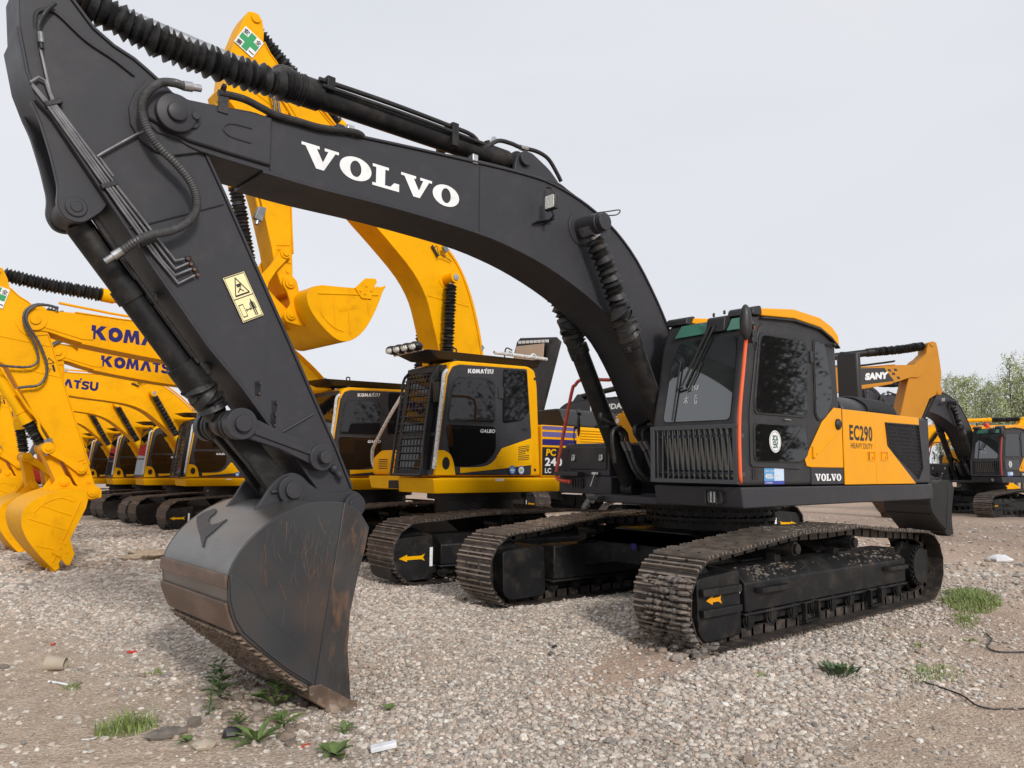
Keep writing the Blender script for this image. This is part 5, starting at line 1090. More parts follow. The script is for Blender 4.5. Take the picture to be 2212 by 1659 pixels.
    c1, c2 = g+u*a+w_*h, g+u*a-w_*h; ax = Vector(N)-Vector(H); nrm = Vector((ax.y, -ax.x))
    E = max((c1, c2), key=lambda q: (q-g).dot(nrm))
    def bar(p, q, w0, w1): a, b = Vector(p), Vector(q); dd = (b-a).normalized(); n_ = Vector((-dd.y, dd.x)); return [tuple(a+n_*w0), tuple((a+b)/2+n_*w1), tuple(b+n_*w0), tuple(b-n_*w0), tuple((a+b)/2-n_*w1), tuple(a-n_*w0)]
    for s in (1, -1):
        m = MB(Ta); m.prism(bar(E, G, .07, .05), *sorted((s*.215, s*.26))); m.cyly(E.x, E.y, *sorted((s*.205, s*.28)), .085, 22); m.cyly(G[0], G[1], *sorted((s*.205, s*.28)), .075, 22); m.cyly(E.x, E.y, *sorted((s*.28, s*.30)), .045, 16); m.cyly(G[0], G[1], *sorted((s*.28, s*.30)), .045, 16); m.build('guide_link', col, root, bev=.004, rz=rz)
    m = MB(Ta); m.prism(bar(E, K0, .08, .07), -.12, .12); m.cyly(E.x, E.y, -.16, .16, .08, 20); m.cyly(K0[0], K0[1], -.14, .14, .08, 20); m.build('rod_link', col, root, bev=.005, rz=rz)
    A = Vector(Ta(px2[0], 0, px2[1])); B = Vector(Ta(E.x, 0, E.y)); d = (B-A).normalized(); L = (B-A).length; tl = 1.12
    m = MB(); m.cyl(A, A+d*tl, .078, n=20); m.cyl(A+d*(tl-.14), A+d*tl, .095, n=20); m.cyl(A+d*(tl-.2), A+d*(tl-.17), .09, n=20); cy = m.build('bucket_cylinder', decol or 'kyel2', root, rz=rz)
    m = MB(); m.bellows([A+d*tl, A+d*(L-.1)], .098, .07, max(4, int((L-tl)/.05)), 14, .003); m.build('rod_boot', rubber, cy)
    m = MB(); m.cyl(A+d*tl, B, .042, n=12); m.build('cylinder_rod', 'steel', cy)
    # bucket
    SH = [(5.24, 1.02), (5.30, 1.15), (5.46, 1.19), (5.64, 1.16), (5.84, 1.08), (5.98, .99), (6.055, .87), (6.06, .72), (6.01, .56), (5.93, .42), (5.81, .26), (5.66, .09)]
    SHs = smooth2(SH, 3); m = MB(Tk); m.band(SHs, -.60, .60, -.022); bk = m.build('bucket', bcol, root, rz=rz, ang=50)
    for s in (1, -1):
        m = MB(Tk); side = SHs+[(5.56, .12), (5.40, .56), (5.26, .90)]; m.prism(side, *sorted((s*.598, s*.615)))
        m.band(smooth2([(5.34, .98), (5.50, 1.08), (5.75, 1.02), (5.90, .93)], 4), *sorted((s*.615, s*.619)), .006); m.sweep(smoothp([(5.42, s*.616, 1.0), (5.60, s*.616, 1.06), (5.80, s*.616, .98), (5.92, s*.616, .86)], 4), .010, 6); m.sweep([(5.34, s*.616, 1.0), (5.64, s*.616, .15)], .014, 6); m.sweep([(5.44, s*.616, .80), (5.84, s*.616, .96)], .010, 6); m.sweep([(5.50, s*.616, .60), (5.98, s*.616, .78)], .010, 6); m.sweep([(5.58, s*.616, .32), (5.86, s*.616, .40)], .010, 6)
        m.build('side_plate', bcol, bk, bev=.004)
        ear = rnd([(5.70, 1.15), (5.60, 1.30), (5.55, 1.37), (5.48, 1.38), (5.42, 1.34), (5.36, 1.22), (5.2, 1.20), (5.08, 1.22), (5.0, 1.16), (5.01, 1.05), (5.10, 1.01), (5.26, 1.04), (5.45, 1.16)], .03, 3)
        m = MB(Tk); m.prism(ear, *sorted((s*.21, s*.24))); m.cyly(5.49, 1.28, *sorted((s*.24, s*.27)), .065, 20); m.cyly(H[0], H[1], *sorted((s*.24, s*.27)), .07, 20); m.cyly(5.49, 1.28, *sorted((s*.27, s*.285)), .038, 16); m.cyly(H[0], H[1], *sorted((s*.27, s*.285)), .04, 16); m.build('hinge_bracket', bcol, bk, bev=.004)
        m = MB(Tk); m.prism([(5.60, .42), (5.44, .46), (5.37, .25), (5.42, .10), (5.47, .10), (5.56, .22), (5.66, .28)], *sorted((s*.616, s*.636)))
        for q in ((5.50, .40), (5.56, .35), (5.47, .28), (5.55, .24)): m.cyly(q[0], q[1], *sorted((s*.636, s*.65)), .016, 6)
        m.build('side_cutter', bcol, bk, bev=.003)
    if decals:
        m = MB(Tk); m.prism([(5.62, .50), (5.70, .51), (5.66, .82), (5.58, .81)], .6155, .619); m.build('cast_name_plate', bcol, bk)
        letter('cast_lettering', word('KOMATSU', WIDE, .06), (5.615, .6215, .79), (.045, 0, -.30), (.9, 0, .13), .045, .26, bcol, bk, T=Tk)
    m = MB(Tk); m.prism([(5.68, .12), (5.56, .14), (5.55, .06), (5.60, .02)], -.61, .61); m.build('lip', bcol, bk, bev=.004)
    if teeth:
        for i in range(5):
            yy = -.50+i*.25; m = MB(Tk)
            m.prism([(5.69, .14), (5.54, .15), (5.53, .05), (5.60, .0)], yy-.055, yy+.055)
            m.add([(5.55, yy-.05, .06), (5.55, yy+.05, .06), (5.64, yy+.05, .04), (5.64, yy-.05, .04), (5.56, yy-.035, -.075), (5.56, yy+.035, -.075), (5.575, yy+.035, -.08), (5.575, yy-.035, -.08)], [[0, 1, 2, 3], [7, 6, 5, 4], [0, 4, 5, 1], [1, 5, 6, 2], [2, 6, 7, 3], [3, 7, 4, 0]])
            m.build('tooth', bcol, bk, bev=.004)
    return bk
def gz(x, y):
    """gentle fall of the yard towards the far end of the row; hollow in front of the bucket"""
    a = -.019*max(0., -4.0-y)*max(0., min(1., (x+16)/8)); a = max(a, -.5)
    return a
GK = 'yellow excavators parked side by side'
def place(o, x, y, rz): o.location = (x, y, gz(x, y)); o.rotation_euler.z = rz
k1, cab1 = k_body(rz=.08)
base_children = None
k2, _ = k_body(rz=0)
protos = {}
row = [(-.14, -8.0, .03, .0, 0), (-1.0, -11.5, .03, .010, .28), (-.49, -16.67, .03, .034, 0), (-.53, -20.72, .03, .035, 0), (-.58, -24.63, .03, .05, 0), (-.6, -28.6, .03, .04, 0)]
labs = ['yellow excavator between the dark stick and the one with the raised bucket',
        'yellow excavator whose cab hides behind the dark stick, its boom lettering second from top',
        'yellow excavator with a black front grille, directly left of the dark bucket linkage',
        'yellow excavator left of the one with the black front grille, its cab rail pale',
        'small looking yellow excavator far down the row, third left of the dark bucket',
        'farthest yellow excavator at the left end of the parked row']
for i, (x, y, rz, db, da) in enumerate(row):
    o = k2 if i == 0 else copy_tree(k2p)
    if i == 0:
        k2p = copy_tree(k2)                          # body without front, reused below
    place(o, x, y, rz); k_front(o, db, da, -da, decals=(i < 3)); tag(o, labs[i], 'excavator', GK)
def rm_tree(o):
    for c in list(o.children): rm_tree(c)
    bpy.data.objects.remove(o)
rm_tree(k2p)
place(k1, .2, -4.3, -.05)
k_front(k1, .621, -.37, -2.29, off=(-.2, -.07), rz=.08, bcut=1)
tag(k1, 'yellow excavator with its bucket raised high, standing just behind the foreground machine', 'excavator', GK)
# guard, lamps and raised hood on the nearest yellow machine
def cab_guard(cab):
    m = MB()
    def gx(z): return (1.80-(z-1.73)*.13) if z < 2.72 else 1.80-(.99)*.13-(z-2.72)*1.0
    zs = [1.38+i*.1 for i in range(14)]+[2.74, 2.80, 2.86]
    for y in [.44+i*.0784 for i in range(10)]: m.sweep([(gx(z), y, z) for z in zs], .007 if .5 < y < 1.1 else .022, 6)
    for z in zs: m.sweep([(gx(z), .44, z), (gx(z), 1.146, z)], .008 if 1.4 < z < 2.84 else .022, 6)
    m.box(1.62, 1.80, 1.14, 1.16, 1.40, 1.42); m.box(1.50, 1.66, 1.14, 1.16, 2.78, 2.80)
    m.build('window_guard', 'rubber', cab)
    m = MB(); m.prism([(1.72, 1.375), (1.84, 1.375), (1.84, 1.75), (1.72, 2.70), (1.61, 2.88), (1.50, 2.86), (1.60, 2.70), (1.72, 1.75)], 1.15, 1.19); m.build('guard_frame', 'rubber', cab, bev=.004)
cab_guard(cab1)
c3 = [o for o in COL.objects if o.get('label') == labs[2]][0]; cab_guard([c for c in c3.children if c.name.startswith('cab')][0])
m = MB()
m.tube([(1.88, .50, 3.03), (1.86, 1.16, 3.05)], .014, 6)
m.build('lamp_bar', 'steel', cab1)
for i in range(4):
    y = .53+i*.19; m = MB(); m.ball((1.93, y, 3.10), .088, 14, 10, (1.1, 1.15, .72)); m.cyl((1.90, y, 3.03), (1.90, y, 3.06), .012, n=8); m.build('roof_lamp', 'plastic', cab1)
    m = MB(); m.ball((1.985, y, 3.09), .070, 12, 8, (.6, 1.1, .72)); m.build('roof_lamp_lens', 'lens', cab1)
m = MB(); m.tube([(.68, 1.28, 3.12), (.62, 1.28, 3.125), (-.34, 1.28, 3.13)], .026, 8, 3); m.tube([(.48, 1.28, 3.13), (.42, 1.28, 3.18), (.34, 1.28, 3.13)], .018, 6, 3); m.tube([(0.0, 1.28, 3.13), (-.06, 1.28, 3.18), (-.14, 1.28, 3.13)], .018, 6, 3); m.build('roof_rail', 'wrap', cab1)
m = MB(); m.box(1.66, 1.72, 1.22, 1.32, 2.35, 2.62); m.tube([(1.64, 1.27, 2.66), (1.74, 1.28, 2.66), (1.76, 1.28, 2.60), (1.74, 1.28, 2.36)], .010, 6); m.build('mirror', 'rubber', cab1, bev=.01)
hs1 = [c for c in k1.children if c.name.startswith('engine_housing')][0]
m = MB()
m.slab([(-1.36, -1.0, 2.35), (-1.50, -.96, 3.60), (-1.51, -.90, 3.78), (-1.51, -.80, 3.84), (-1.51, .20, 3.73), (-1.50, .32, 3.64), (-1.37, -.03, 2.35)], .05)
hd = m.build('raised_hood', 'rubber', k1, bev=.012)
M['tan'] = mat('tan_board', (.52, .40, .30), .6, var=.08)
m = MB(); m.slab([(-1.425, -.86, 3.40), (-1.445, -.84, 3.68), (-1.445, -.04, 3.64), (-1.425, -.04, 3.36)], .01); m.build('hood_window', 'tan', hd)
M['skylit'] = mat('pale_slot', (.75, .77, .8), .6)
m = MB()
for i in range(8): m.slab([(-1.45, -.78+i*.11, 3.725-i*.010), (-1.453, -.78+i*.11, 3.775-i*.010), (-1.453, -.70+i*.11, 3.765-i*.010), (-1.45, -.70+i*.11, 3.715-i*.010)], .01)
m.build('hood_slots', 'skylit', hd)
m = MB(); m.tube([(-1.44, -.94, 3.62), (-1.36, -1.02, 3.66), (-1.34, -1.04, 3.5), (-1.36, -1.02, 3.38), (-1.44, -.94, 3.36)], .014, 6); m.build('hood_handle', 'plastic', hd)
# wrapped rail in front of the second yellow machine's tool box
m = MB(); m.tube([(1.0, -.62, 2.6), (1.05, -.9, 2.3), (1.12, -1.25, 1.85), (1.14, -1.30, 1.7), (1.12, -1.28, 1.5), (1.08, -1.1, 1.42)], .028, 8, 5); m.build('handrail', 'wrap', k1)
# ---------------------------------------------------------------- other machines
o = copy_tree(main)
rid = [c for c in list(o.children) if c.name.startswith('dried_mud')]
for c in rid: rm_tree(c)
o.location = (-23.2, -4.95, 0); o.rotation_euler.z = -.17
tag(o, 'far charcoal excavator at the right edge with a red rail up its cab corner', 'excavator', 'charcoal excavators with amber side panels')
main['group'] = 'charcoal excavators with amber side panels'
m = MB(); m.sweep([(.95, .75, 3.05), (.95, .75, 3.12), (.95, .75, 3.17), (.95, .75, 3.19)], [.09, .09, .075, .03], 16); m.build('beacon_lamp', 'red', o)
cabr = [c for c in o.children if c.name.startswith('cab')][0]
for c in list(cabr.children):
    if c.name.startswith('grab_rail'): c.data = c.data.copy(); c.data.materials[0] = M['red']

def other(x, y, h, col, dark='dark', db=0., da=0., dk=0., label='', **kw):
    r, c = k_body(col=col, col2=col, stripes=False, dark=dark)
    r.location = (x, y, gz(x, y)); r.rotation_euler.z = h
    k_front(r, db, da, dk, col=col, decals=False, text=None, decol=kw.get('decol', col)); tag(r, label, 'excavator'); return r
sany = other(-7.8, -6.35, 2.5, 'sany', db=.068, decol='black', label='ochre excavator seen from behind the foreground machine, its arm rising over the dark engine hood')
bm_ = [c for c in sany.children if c.name.startswith('boom') and 'cyl' not in c.name][0]
def Tsany(x, y, z): q = rot2((x, z), KF, .068-.045); return (q[0], y, q[1])
m = MB(Tsany); m.add([(x, -.2275, z) for x, z in [(3.95, 3.50), (5.35, 3.66), (5.12, 3.99), (4.15, 3.98)]], [[0, 1, 2, 3]]); m.build('name_panel', 'blackdecal', bm_)
m = MB(Tsany); m.add([(x, -.229, z) for x, z in [(4.22, 3.50), (4.34, 3.52), (4.18, 3.97), (4.10, 3.97)]], [[0, 1, 2, 3]]); m.build('red_stripe', 'red', bm_)
m = MB(Tsany); m.add([(x, -.2295, z) for x, z in [(4.35, 3.52), (4.40, 3.53), (4.22, 3.97), (4.18, 3.97)]], [[0, 1, 2, 3]]); m.build('white_stripe', 'white', bm_)
m = MB(Tsany)
for x, z in ((5.24, 3.93), (5.34, 3.84), (5.46, 3.74), (5.40, 3.94)): m.add([(x-.04, -.228, z+.035), (x+.035, -.228, z+.025), (x+.05, -.228, z-.035), (x-.025, -.228, z-.03)], [[0, 1, 2, 3]])
m.build('checker_marks', 'blackdecal', bm_)
letter('brand_lettering', font_polys('SANY', .07), (4.60, -.2298, 3.68), (1, 0, .06), (0, 0, 1), .18, .60, 'white', bm_, T=Tsany, shear=.12)
arm_ = [c for c in sany.children if c.name.startswith('arm') and 'cyl' not in c.name][0]
yb = other(-31.3, -12.1, 2.35, 'kyel', db=-.03, label='yellow excavator behind the far right machine, only its boom top and cylinder showing')
hyu = other(-11.9, -16.8, 1.55, 'dark', db=.03, decol='black', label='charcoal excavator deep behind the yellow cab, its boom lettered in white')
bm_ = [c for c in hyu.children if c.name.startswith('boom') and 'cyl' not in c.name][0]
def Th(x, y, z): q = rot2((x, z), KF, .03-.045); return (q[0], y, q[1])
letter('brand_lettering', font_polys('HYUNDAI', .04), (3.55, -.2275, 3.62), (1, 0, .03), (0, 0, 1), .19, 1.55, 'white', bm_, T=Th)
bk_ = [c for c in sany.children if c.name.startswith('bucket') and 'cyl' not in c.name][0]
for c in [bk_]+list(bk_.children): c.data.materials[0] = M['cheek']
mb_ = [c for c in main.children if c.name.startswith('bucket') and 'cyl' not in c.name][0]
lb = copy_tree(mb_); lb.name = 'loose_bucket'; lb.parent = None
for c in list(lb.children):
    if c.name.startswith(('dried_mud', 'scratches')): rm_tree(c)
for c in [lb]+list(lb.children): c.data = c.data.copy(); c.data.materials[0] = M['plastic']
if 'group' in lb: del lb['group']
tag(lb, 'big black bucket standing on brown soil just behind the foreground counterweight', 'bucket')
LH = -.2; tip = Vector((-12.0, -1.85, 0)); off = Matrix.Rotation(LH, 3, 'Z') @ Vector((5.12, .66, 0))
lb.rotation_euler.z = LH; lb.location = (tip.x-off.x, tip.y-off.y, .04)
redx = other(2.3, -34.0, -.25, 'red', db=.1, label='red excavator far behind the left end of the yellow row')
m = MB()
m.slab([(-9.05, -2.42, 2.3), (-9.0, -2.42, 4.08), (-9.0, -2.82, 4.14), (-9.05, -2.92, 4.05), (-9.1, -2.92, 2.3)], .16)
# open hood on the ochre machine stands up behind the foreground machine
bpy.context.view_layer.update()
mi = sany.matrix_world.inverted()
if isinstance(mi, Matrix):
    Ms = Matrix.Translation(Vector((-7.8, -6.35, gz(-7.8, -6.35)))) @ Matrix.Rotation(2.5, 4, 'Z'); Mi = Ms.inverted()
    m.V = [tuple(Mi @ Vector(v)) for v in m.V]; m.build('raised_hood', 'plastic', sany, bev=.04)

# ---------------------------------------------------------------- ground
def vnoise(x, y, s, seed=0):
    x = np.asarray(x)*s+seed*17.3; y = np.asarray(y)*s-seed*9.1
    xi, yi = np.floor(x).astype(np.int64), np.floor(y).astype(np.int64); fx, fy = x-xi, y-yi
    fx, fy = fx*fx*(3-2*fx), fy*fy*(3-2*fy)
    def h(a, b):
        n = (a*374761393+b*668265263+seed*974711) & 0x7fffffff; n = ((n ^ (n >> 13))*1274126177) & 0x7fffffff
        return ((n ^ (n >> 16)) & 0xffff)/65535.
    return (h(xi, yi)*(1-fx)+h(xi+1, yi)*fx)*(1-fy)+(h(xi, yi+1)*(1-fx)+h(xi+1, yi+1)*fx)*fy
def fbm(x, y, s, o=4, seed=0): return sum(vnoise(x, y, s*2**i, seed+i)*.5**i for i in range(o))/sum(.5**i for i in range(o))
def blob(x, y, cx, cy, rx, ry, a=0):
    dx, dy = x-cx, y-cy; c, s = math.cos(a), math.sin(a); u, v = (dx*c+dy*s)/rx, (-dx*s+dy*c)/ry
    return np.clip(1.4-np.sqrt(u*u+v*v), 0, 1)
def dirtmask(x, y):
    d = np.maximum.reduce([blob(x, y, 6.8, .2, 1.0, 2.0), blob(x, y, 6.9, -1.6, .9, 2.2), 1.05*blob(x, y, 3.0, 1.5, 1.0, .45, .3), blob(x, y, 2.6, 3.9, 1.6, .55, -.25), blob(x, y, .4, 3.9, 2.6, 1.0, -.1),
                           blob(x, y, -3.5, 2.9, 3.6, 1.1, -.05), blob(x, y, -10, -.5, 8, 2.6), .7*blob(x, y, 5.7, 1.1, .7, .6), np.clip((-6-x)/4, 0, 1), .8*blob(x, y, 5.0, 2.9, 1.5, .35, -.6)])
    return np.clip(d*1.25+(fbm(x, y, 1.3, 4, 3)-.5)*1.5, 0, 1)
def redmask(x, y):
    d = np.maximum.reduce([1.1*blob(x, y, 3.0, 1.5, 1.1, .5, .3), np.clip((-5-x)/4, 0, 1)*.8, .5*blob(x, y, -2, 3, 3, .8)])
    return np.clip(d*1.1+(fbm(x, y, .9, 3, 11)-.5)*1.3, 0, 1)
def hgt(x, y):
    a = -.019*np.maximum(0, -4.0-y)*np.clip((x+16)/8, 0, 1); a = np.maximum(a, -.5)
    under0 = (np.abs(np.abs(y)-1.295) < .5) & (np.abs(x) < 2.7)
    n = (fbm(x, y, .5, 3, 5)-.5)*.05+(fbm(x, y, 3., 3, 7)-.5)*.035
    near = np.clip((x-4.0)/1.2, 0, 1)*np.clip((y+1.2)/1., 0, 1)
    m_ = .07*blob(x, y, 1.3, .1, 1.7, .8)+.05*blob(x, y, 2.0, 2.4, 1.3, .5, -.1)+.05*blob(x, y, 5.55, .35, .35, .6)
    under = (np.abs(np.abs(y)-1.295) < .42) & (np.abs(x) < 2.5)
    return a+np.where(under, -.045+n*.2, n)-.05*near-.06*blob(x, y, 5.15, .5, .5, .5)+m_*np.where(under, .3, 1)
def axis(c0, c1, step, lim):
    a = list(np.arange(c0, c1, step)); s = step; q = c1
    while q < lim: a.append(q); s *= 1.12; q += s
    s = step; q = c0-step; b = []
    while q > -lim: b.append(q); s *= 1.12; q -= s
    return np.array(b[::-1]+a)
gx_, gy_ = axis(-4, 7.6, .05, 1500), axis(-5, 5.0, .05, 1500)
GX, GY = np.meshgrid(gx_, gy_, indexing='ij'); GZ = hgt(GX, GY); nx, ny = GX.shape
me = bpy.data.meshes.new('ground'); me.vertices.add(nx*ny); me.vertices.foreach_set('co', np.stack([GX, GY, GZ], -1).ravel())
i, j = np.meshgrid(np.arange(nx-1), np.arange(ny-1), indexing='ij'); q = (i*ny+j).ravel()
F_ = np.stack([q, q+ny, q+ny+1, q+1], -1); me.loops.add(F_.size); me.loops.foreach_set('vertex_index', F_.ravel())
me.polygons.add(len(F_)); me.polygons.foreach_set('loop_start', np.arange(len(F_))*4); me.polygons.foreach_set('use_smooth', np.ones(len(F_), bool))
me.update(calc_edges=True)
at_ = me.color_attributes.new('mask', 'FLOAT_COLOR', 'POINT'); cc = np.stack([dirtmask(GX, GY), redmask(GX, GY), GX*0, GX*0+1], -1); at_.data.foreach_set('color', cc.ravel())
gr = bpy.data.objects.new('ground', me); COL.objects.link(gr); tag(gr, kind='structure')
def ground_mat():
    m = bpy.data.materials.new('gravel_yard'); m.use_nodes = True; n, l = m.node_tree.nodes, m.node_tree.links; b = n['Principled BSDF']; b.inputs['Roughness'].default_value = .92
    tc = n.new('ShaderNodeTexCoord'); at = n.new('ShaderNodeAttribute'); at.attribute_name = 'mask'; sp = n.new('ShaderNodeSeparateColor'); l.new(at.outputs['Color'], sp.inputs[0])
    def vor(sc, feat='F1'):
        v = n.new('ShaderNodeTexVoronoi'); v.inputs['Scale'].default_value = sc; v.feature = feat; l.new(tc.outputs['Object'], v.inputs['Vector']); return v
    def ramp(src, cols):
        r = n.new('ShaderNodeValToRGB'); e = r.color_ramp.elements
        for k, (p, c) in enumerate(cols):
            if k > 1: e.new(p)
            e[k].position = p; e[k].color = (*c, 1)
        l.new(src, r.inputs[0]); return r.outputs[0]
    def mix(f, a, b_, bt='MIX'):
        x = n.new('ShaderNodeMix'); x.data_type = 'RGBA'; x.blend_type = bt
        if isinstance(f, float): x.inputs[0].default_value = f
        else: l.new(f, x.inputs[0])
        for k, s in ((6, a), (7, b_)):
            if isinstance(s, tuple): x.inputs[k].default_value = (*s, 1)
            else: l.new(s, x.inputs[k])
        return x.outputs[2]
    def noise(sc, det=6, rg=.6):
        v = n.new('ShaderNodeTexNoise'); v.inputs['Scale'].default_value = sc; v.inputs['Detail'].default_value = det; v.inputs['Roughness'].default_value = rg; l.new(tc.outputs['Object'], v.inputs['Vector']); return v.outputs[0]
    v1, v2 = vor(38), vor(90); s1 = n.new('ShaderNodeSeparateColor'); l.new(v1.outputs['Color'], s1.inputs[0]); s2 = n.new('ShaderNodeSeparateColor'); l.new(v2.outputs['Color'], s2.inputs[0])
    c1 = ramp(s1.outputs[0], [(0, (.18, .15, .125)), (.5, (.41, .37, .32)), (.85, (.60, .56, .51)), (1, (.33, .21, .15))])
    c2 = ramp(s2.outputs[0], [(0, (.19, .155, .125)), (.6, (.46, .41, .355)), (1, (.66, .62, .57))])
    g = mix(noise(7), c1, c2)
    dirt = ramp(noise(5, 9, .7), [(.3, (.30, .21, .15)), (.52, (.50, .39, .30)), (.7, (.66, .56, .46))])
    dirt = mix(.42, dirt, c2)
    red = ramp(noise(9, 9, .7), [(.3, (.26, .15, .105)), (.55, (.40, .26, .19)), (.75, (.50, .38, .30))])
    red = mix(.35, red, c2)
    c = mix(sp.outputs[0], g, dirt); f = n.new('ShaderNodeMath'); f.operation = 'MULTIPLY'; l.new(sp.outputs[1], f.inputs[0]); f.inputs[1].default_value = .7; c = mix(f.outputs[0], c, red)
    big = ramp(noise(.35, 5), [(.35, (.92, .88, .83)), (.65, (1.14, 1.08, 1.01))]); c = mix(1., c, big, 'MULTIPLY')
    l.new(c, b.inputs['Base Color'])
    b1 = n.new('ShaderNodeBump'); b1.inputs['Strength'].default_value = .9; b1.inputs['Distance'].default_value = .012; b1.invert = True; l.new(v1.outputs['Distance'], b1.inputs['Height'])
    b2 = n.new('ShaderNodeBump'); b2.inputs['Strength'].default_value = .7; b2.inputs['Distance'].default_value = .006; b2.invert = True; l.new(v2.outputs['Distance'], b2.inputs['Height']); l.new(b1.outputs[0], b2.inputs['Normal'])
    b3 = n.new('ShaderNodeBump'); b3.inputs['Strength'].default_value = .8; b3.inputs['Distance'].default_value = .03; l.new(noise(6, 10, .7), b3.inputs['Height']); l.new(b2.outputs[0], b3.inputs['Normal'])
    l.new(b3.outputs[0], b.inputs['Normal']); return m
me.materials.append(ground_mat())

# ---------------------------------------------------------------- loose stones, one mass nobody could count
def stones(name, N, rmin, rmax, dist, colset, keep, gam=2.2, seed=1):
    rng = np.random.default_rng(seed)
    t = (1+5**.5)/2; iv = np.array([(-1, t, 0), (1, t, 0), (-1, -t, 0), (1, -t, 0), (0, -1, t), (0, 1, t), (0, -1, -t), (0, 1, -t), (t, 0, -1), (t, 0, 1), (-t, 0, -1), (-t, 0, 1)])/math.sqrt(1+t*t)
    fc = np.array([(0, 11, 5), (0, 5, 1), (0, 1, 7), (0, 7, 10), (0, 10, 11), (1, 5, 9), (5, 11, 4), (11, 10, 2), (10, 7, 6), (7, 1, 8), (3, 9, 4), (3, 4, 2), (3, 2, 6), (3, 6, 8), (3, 8, 9), (4, 9, 5), (2, 4, 11), (6, 2, 10), (8, 6, 7), (9, 8, 1)])
    ang = -2.268+rng.uniform(-.66, .66, N*4); r = dist[0]+(dist[1]-dist[0])*rng.random(N*4)**1.0
    x = 7.654+np.cos(ang)*r; y = 5.508+np.sin(ang)*r
    ok = rng.random(N*4) < keep(x, y); x, y, r = x[ok][:N], y[ok][:N], r[ok][:N]; n = len(x)
    s = rmin+(rmax-rmin)*rng.random(n)**gam; s *= np.clip(.8+r/14, .8, 1.6)
    z = hgt(x, y)+s*rng.uniform(-.1, .35, n)
    V = np.repeat(iv[None], n, 0)*rng.uniform(.72, 1.2, (n, 12, 1))*(s[:, None, None]*np.stack([rng.uniform(.8, 1.35, n), rng.uniform(.8, 1.35, n), rng.uniform(.5, .85, n)], -1)[:, None, :])
    a = rng.uniform(0, 6.3, n); ca, sa = np.cos(a)[:, None], np.sin(a)[:, None]
    vx = V[..., 0]*ca-V[..., 1]*sa; vy = V[..., 0]*sa+V[..., 1]*ca
    V = np.stack([vx+x[:, None], vy+y[:, None], V[..., 2]+z[:, None]], -1).reshape(-1, 3)
    F = (fc[None]+12*np.arange(n)[:, None, None]).reshape(-1, 3)
    me = bpy.data.meshes.new(name); me.vertices.add(len(V)); me.vertices.foreach_set('co', V.ravel()); me.loops.add(F.size); me.loops.foreach_set('vertex_index', F.ravel())
    me.polygons.add(len(F)); me.polygons.foreach_set('loop_start', np.arange(len(F))*3); me.polygons.foreach_set('use_smooth', rng.random(len(F)) < 0)
    me.update(calc_edges=True)
    cs = np.array(colset); c = cs[rng.integers(0, len(cs), n)]*rng.uniform(.85, 1.35, (n, 1)); c = np.concatenate([c, np.ones((n, 1))], 1)
    at = me.color_attributes.new('tint', 'FLOAT_COLOR', 'POINT'); at.data.foreach_set('color', np.repeat(c, 12, 0).ravel())
    me.materials.append(M['stone']); o = bpy.data.objects.new(name, me); COL.objects.link(o); return o
sm = bpy.data.materials.new('stone'); sm.use_nodes = True; n_, l_ = sm.node_tree.nodes, sm.node_tree.links
a_ = n_.new('ShaderNodeAttribute'); a_.attribute_name = 'tint'; tn = n_.new('ShaderNodeTexNoise'); tn.inputs['Scale'].default_value = 60; mr = n_.new('ShaderNodeMapRange'); mr.inputs[3].default_value = .75; mr.inputs[4].default_value = 1.25; l_.new(tn.outputs[0], mr.inputs[0])
vm = n_.new('ShaderNodeVectorMath'); vm.operation = 'SCALE'; l_.new(a_.outputs['Color'], vm.inputs[0]); l_.new(mr.outputs[0], vm.inputs['Scale']); l_.new(vm.outputs[0], n_['Principled BSDF'].inputs['Base Color']); n_['Principled BSDF'].inputs['Roughness'].default_value = .9
tcs = n_.new('ShaderNodeTexCoord'); l_.new(tcs.outputs['Object'], tn.inputs['Vector'])
M['stone'] = sm
greys = [(.44, .36, .30), (.46, .39, .335), (.39, .345, .295), (.45, .41, .36), (.30, .265, .23), (.52, .49, .445), (.37, .315, .265), (.43, .375, .32), (.24, .215, .195), (.36, .28, .225), (.48, .425, .365)]
st = stones('gravel', 120000, .004, .0185, (2.0, 12.5), greys, lambda x, y: np.clip(1.0-dirtmask(x, y)*.95-1.5*np.clip(fbm(x, y, 1.1, 4, 21)-.52, 0, 1), .08, 1)); tag(st, 'pale grey and buff gravel spread over the yard', 'gravel', kind='stuff')
st = stones('gravel', 42000, .012, .034, (11, 27), greys, lambda x, y: np.clip(1.05-dirtmask(x, y)*1.0, .1, 1), seed=3); tag(st, 'pale gravel of the yard between and before the yellow machines', 'gravel', kind='stuff')
st = stones('gravel', 6500, .011, .027, (2.2, 10), greys, lambda x, y: np.clip(blob(x, y, 2.4, 2.5, 1.7, .8)+blob(x, y, 4.0, 1.9, 1.4, .6, -.5)*.5+blob(x, y, 1.2, .1, 1.6, .8)*.6+.04, 0, 1)*np.clip(1.1-dirtmask(x, y), .1, 1), seed=5); tag(st, 'coarser pale stones heaped beside the near track', 'gravel', kind='stuff')
st = stones('soil_clods', 2600, .010, .05, (2.2, 9), [(.20, .155, .12), (.26, .20, .155), (.16, .13, .105), (.34, .29, .25)], lambda x, y: np.clip(blob(x, y, 5.55, .75, .42, .5)*1.2+blob(x, y, 2.35, 1.45, .35, .35)*.8+.004, 0, 1), seed=9); tag(st, 'dark clods of soil around the bucket tip', 'soil', kind='stuff')

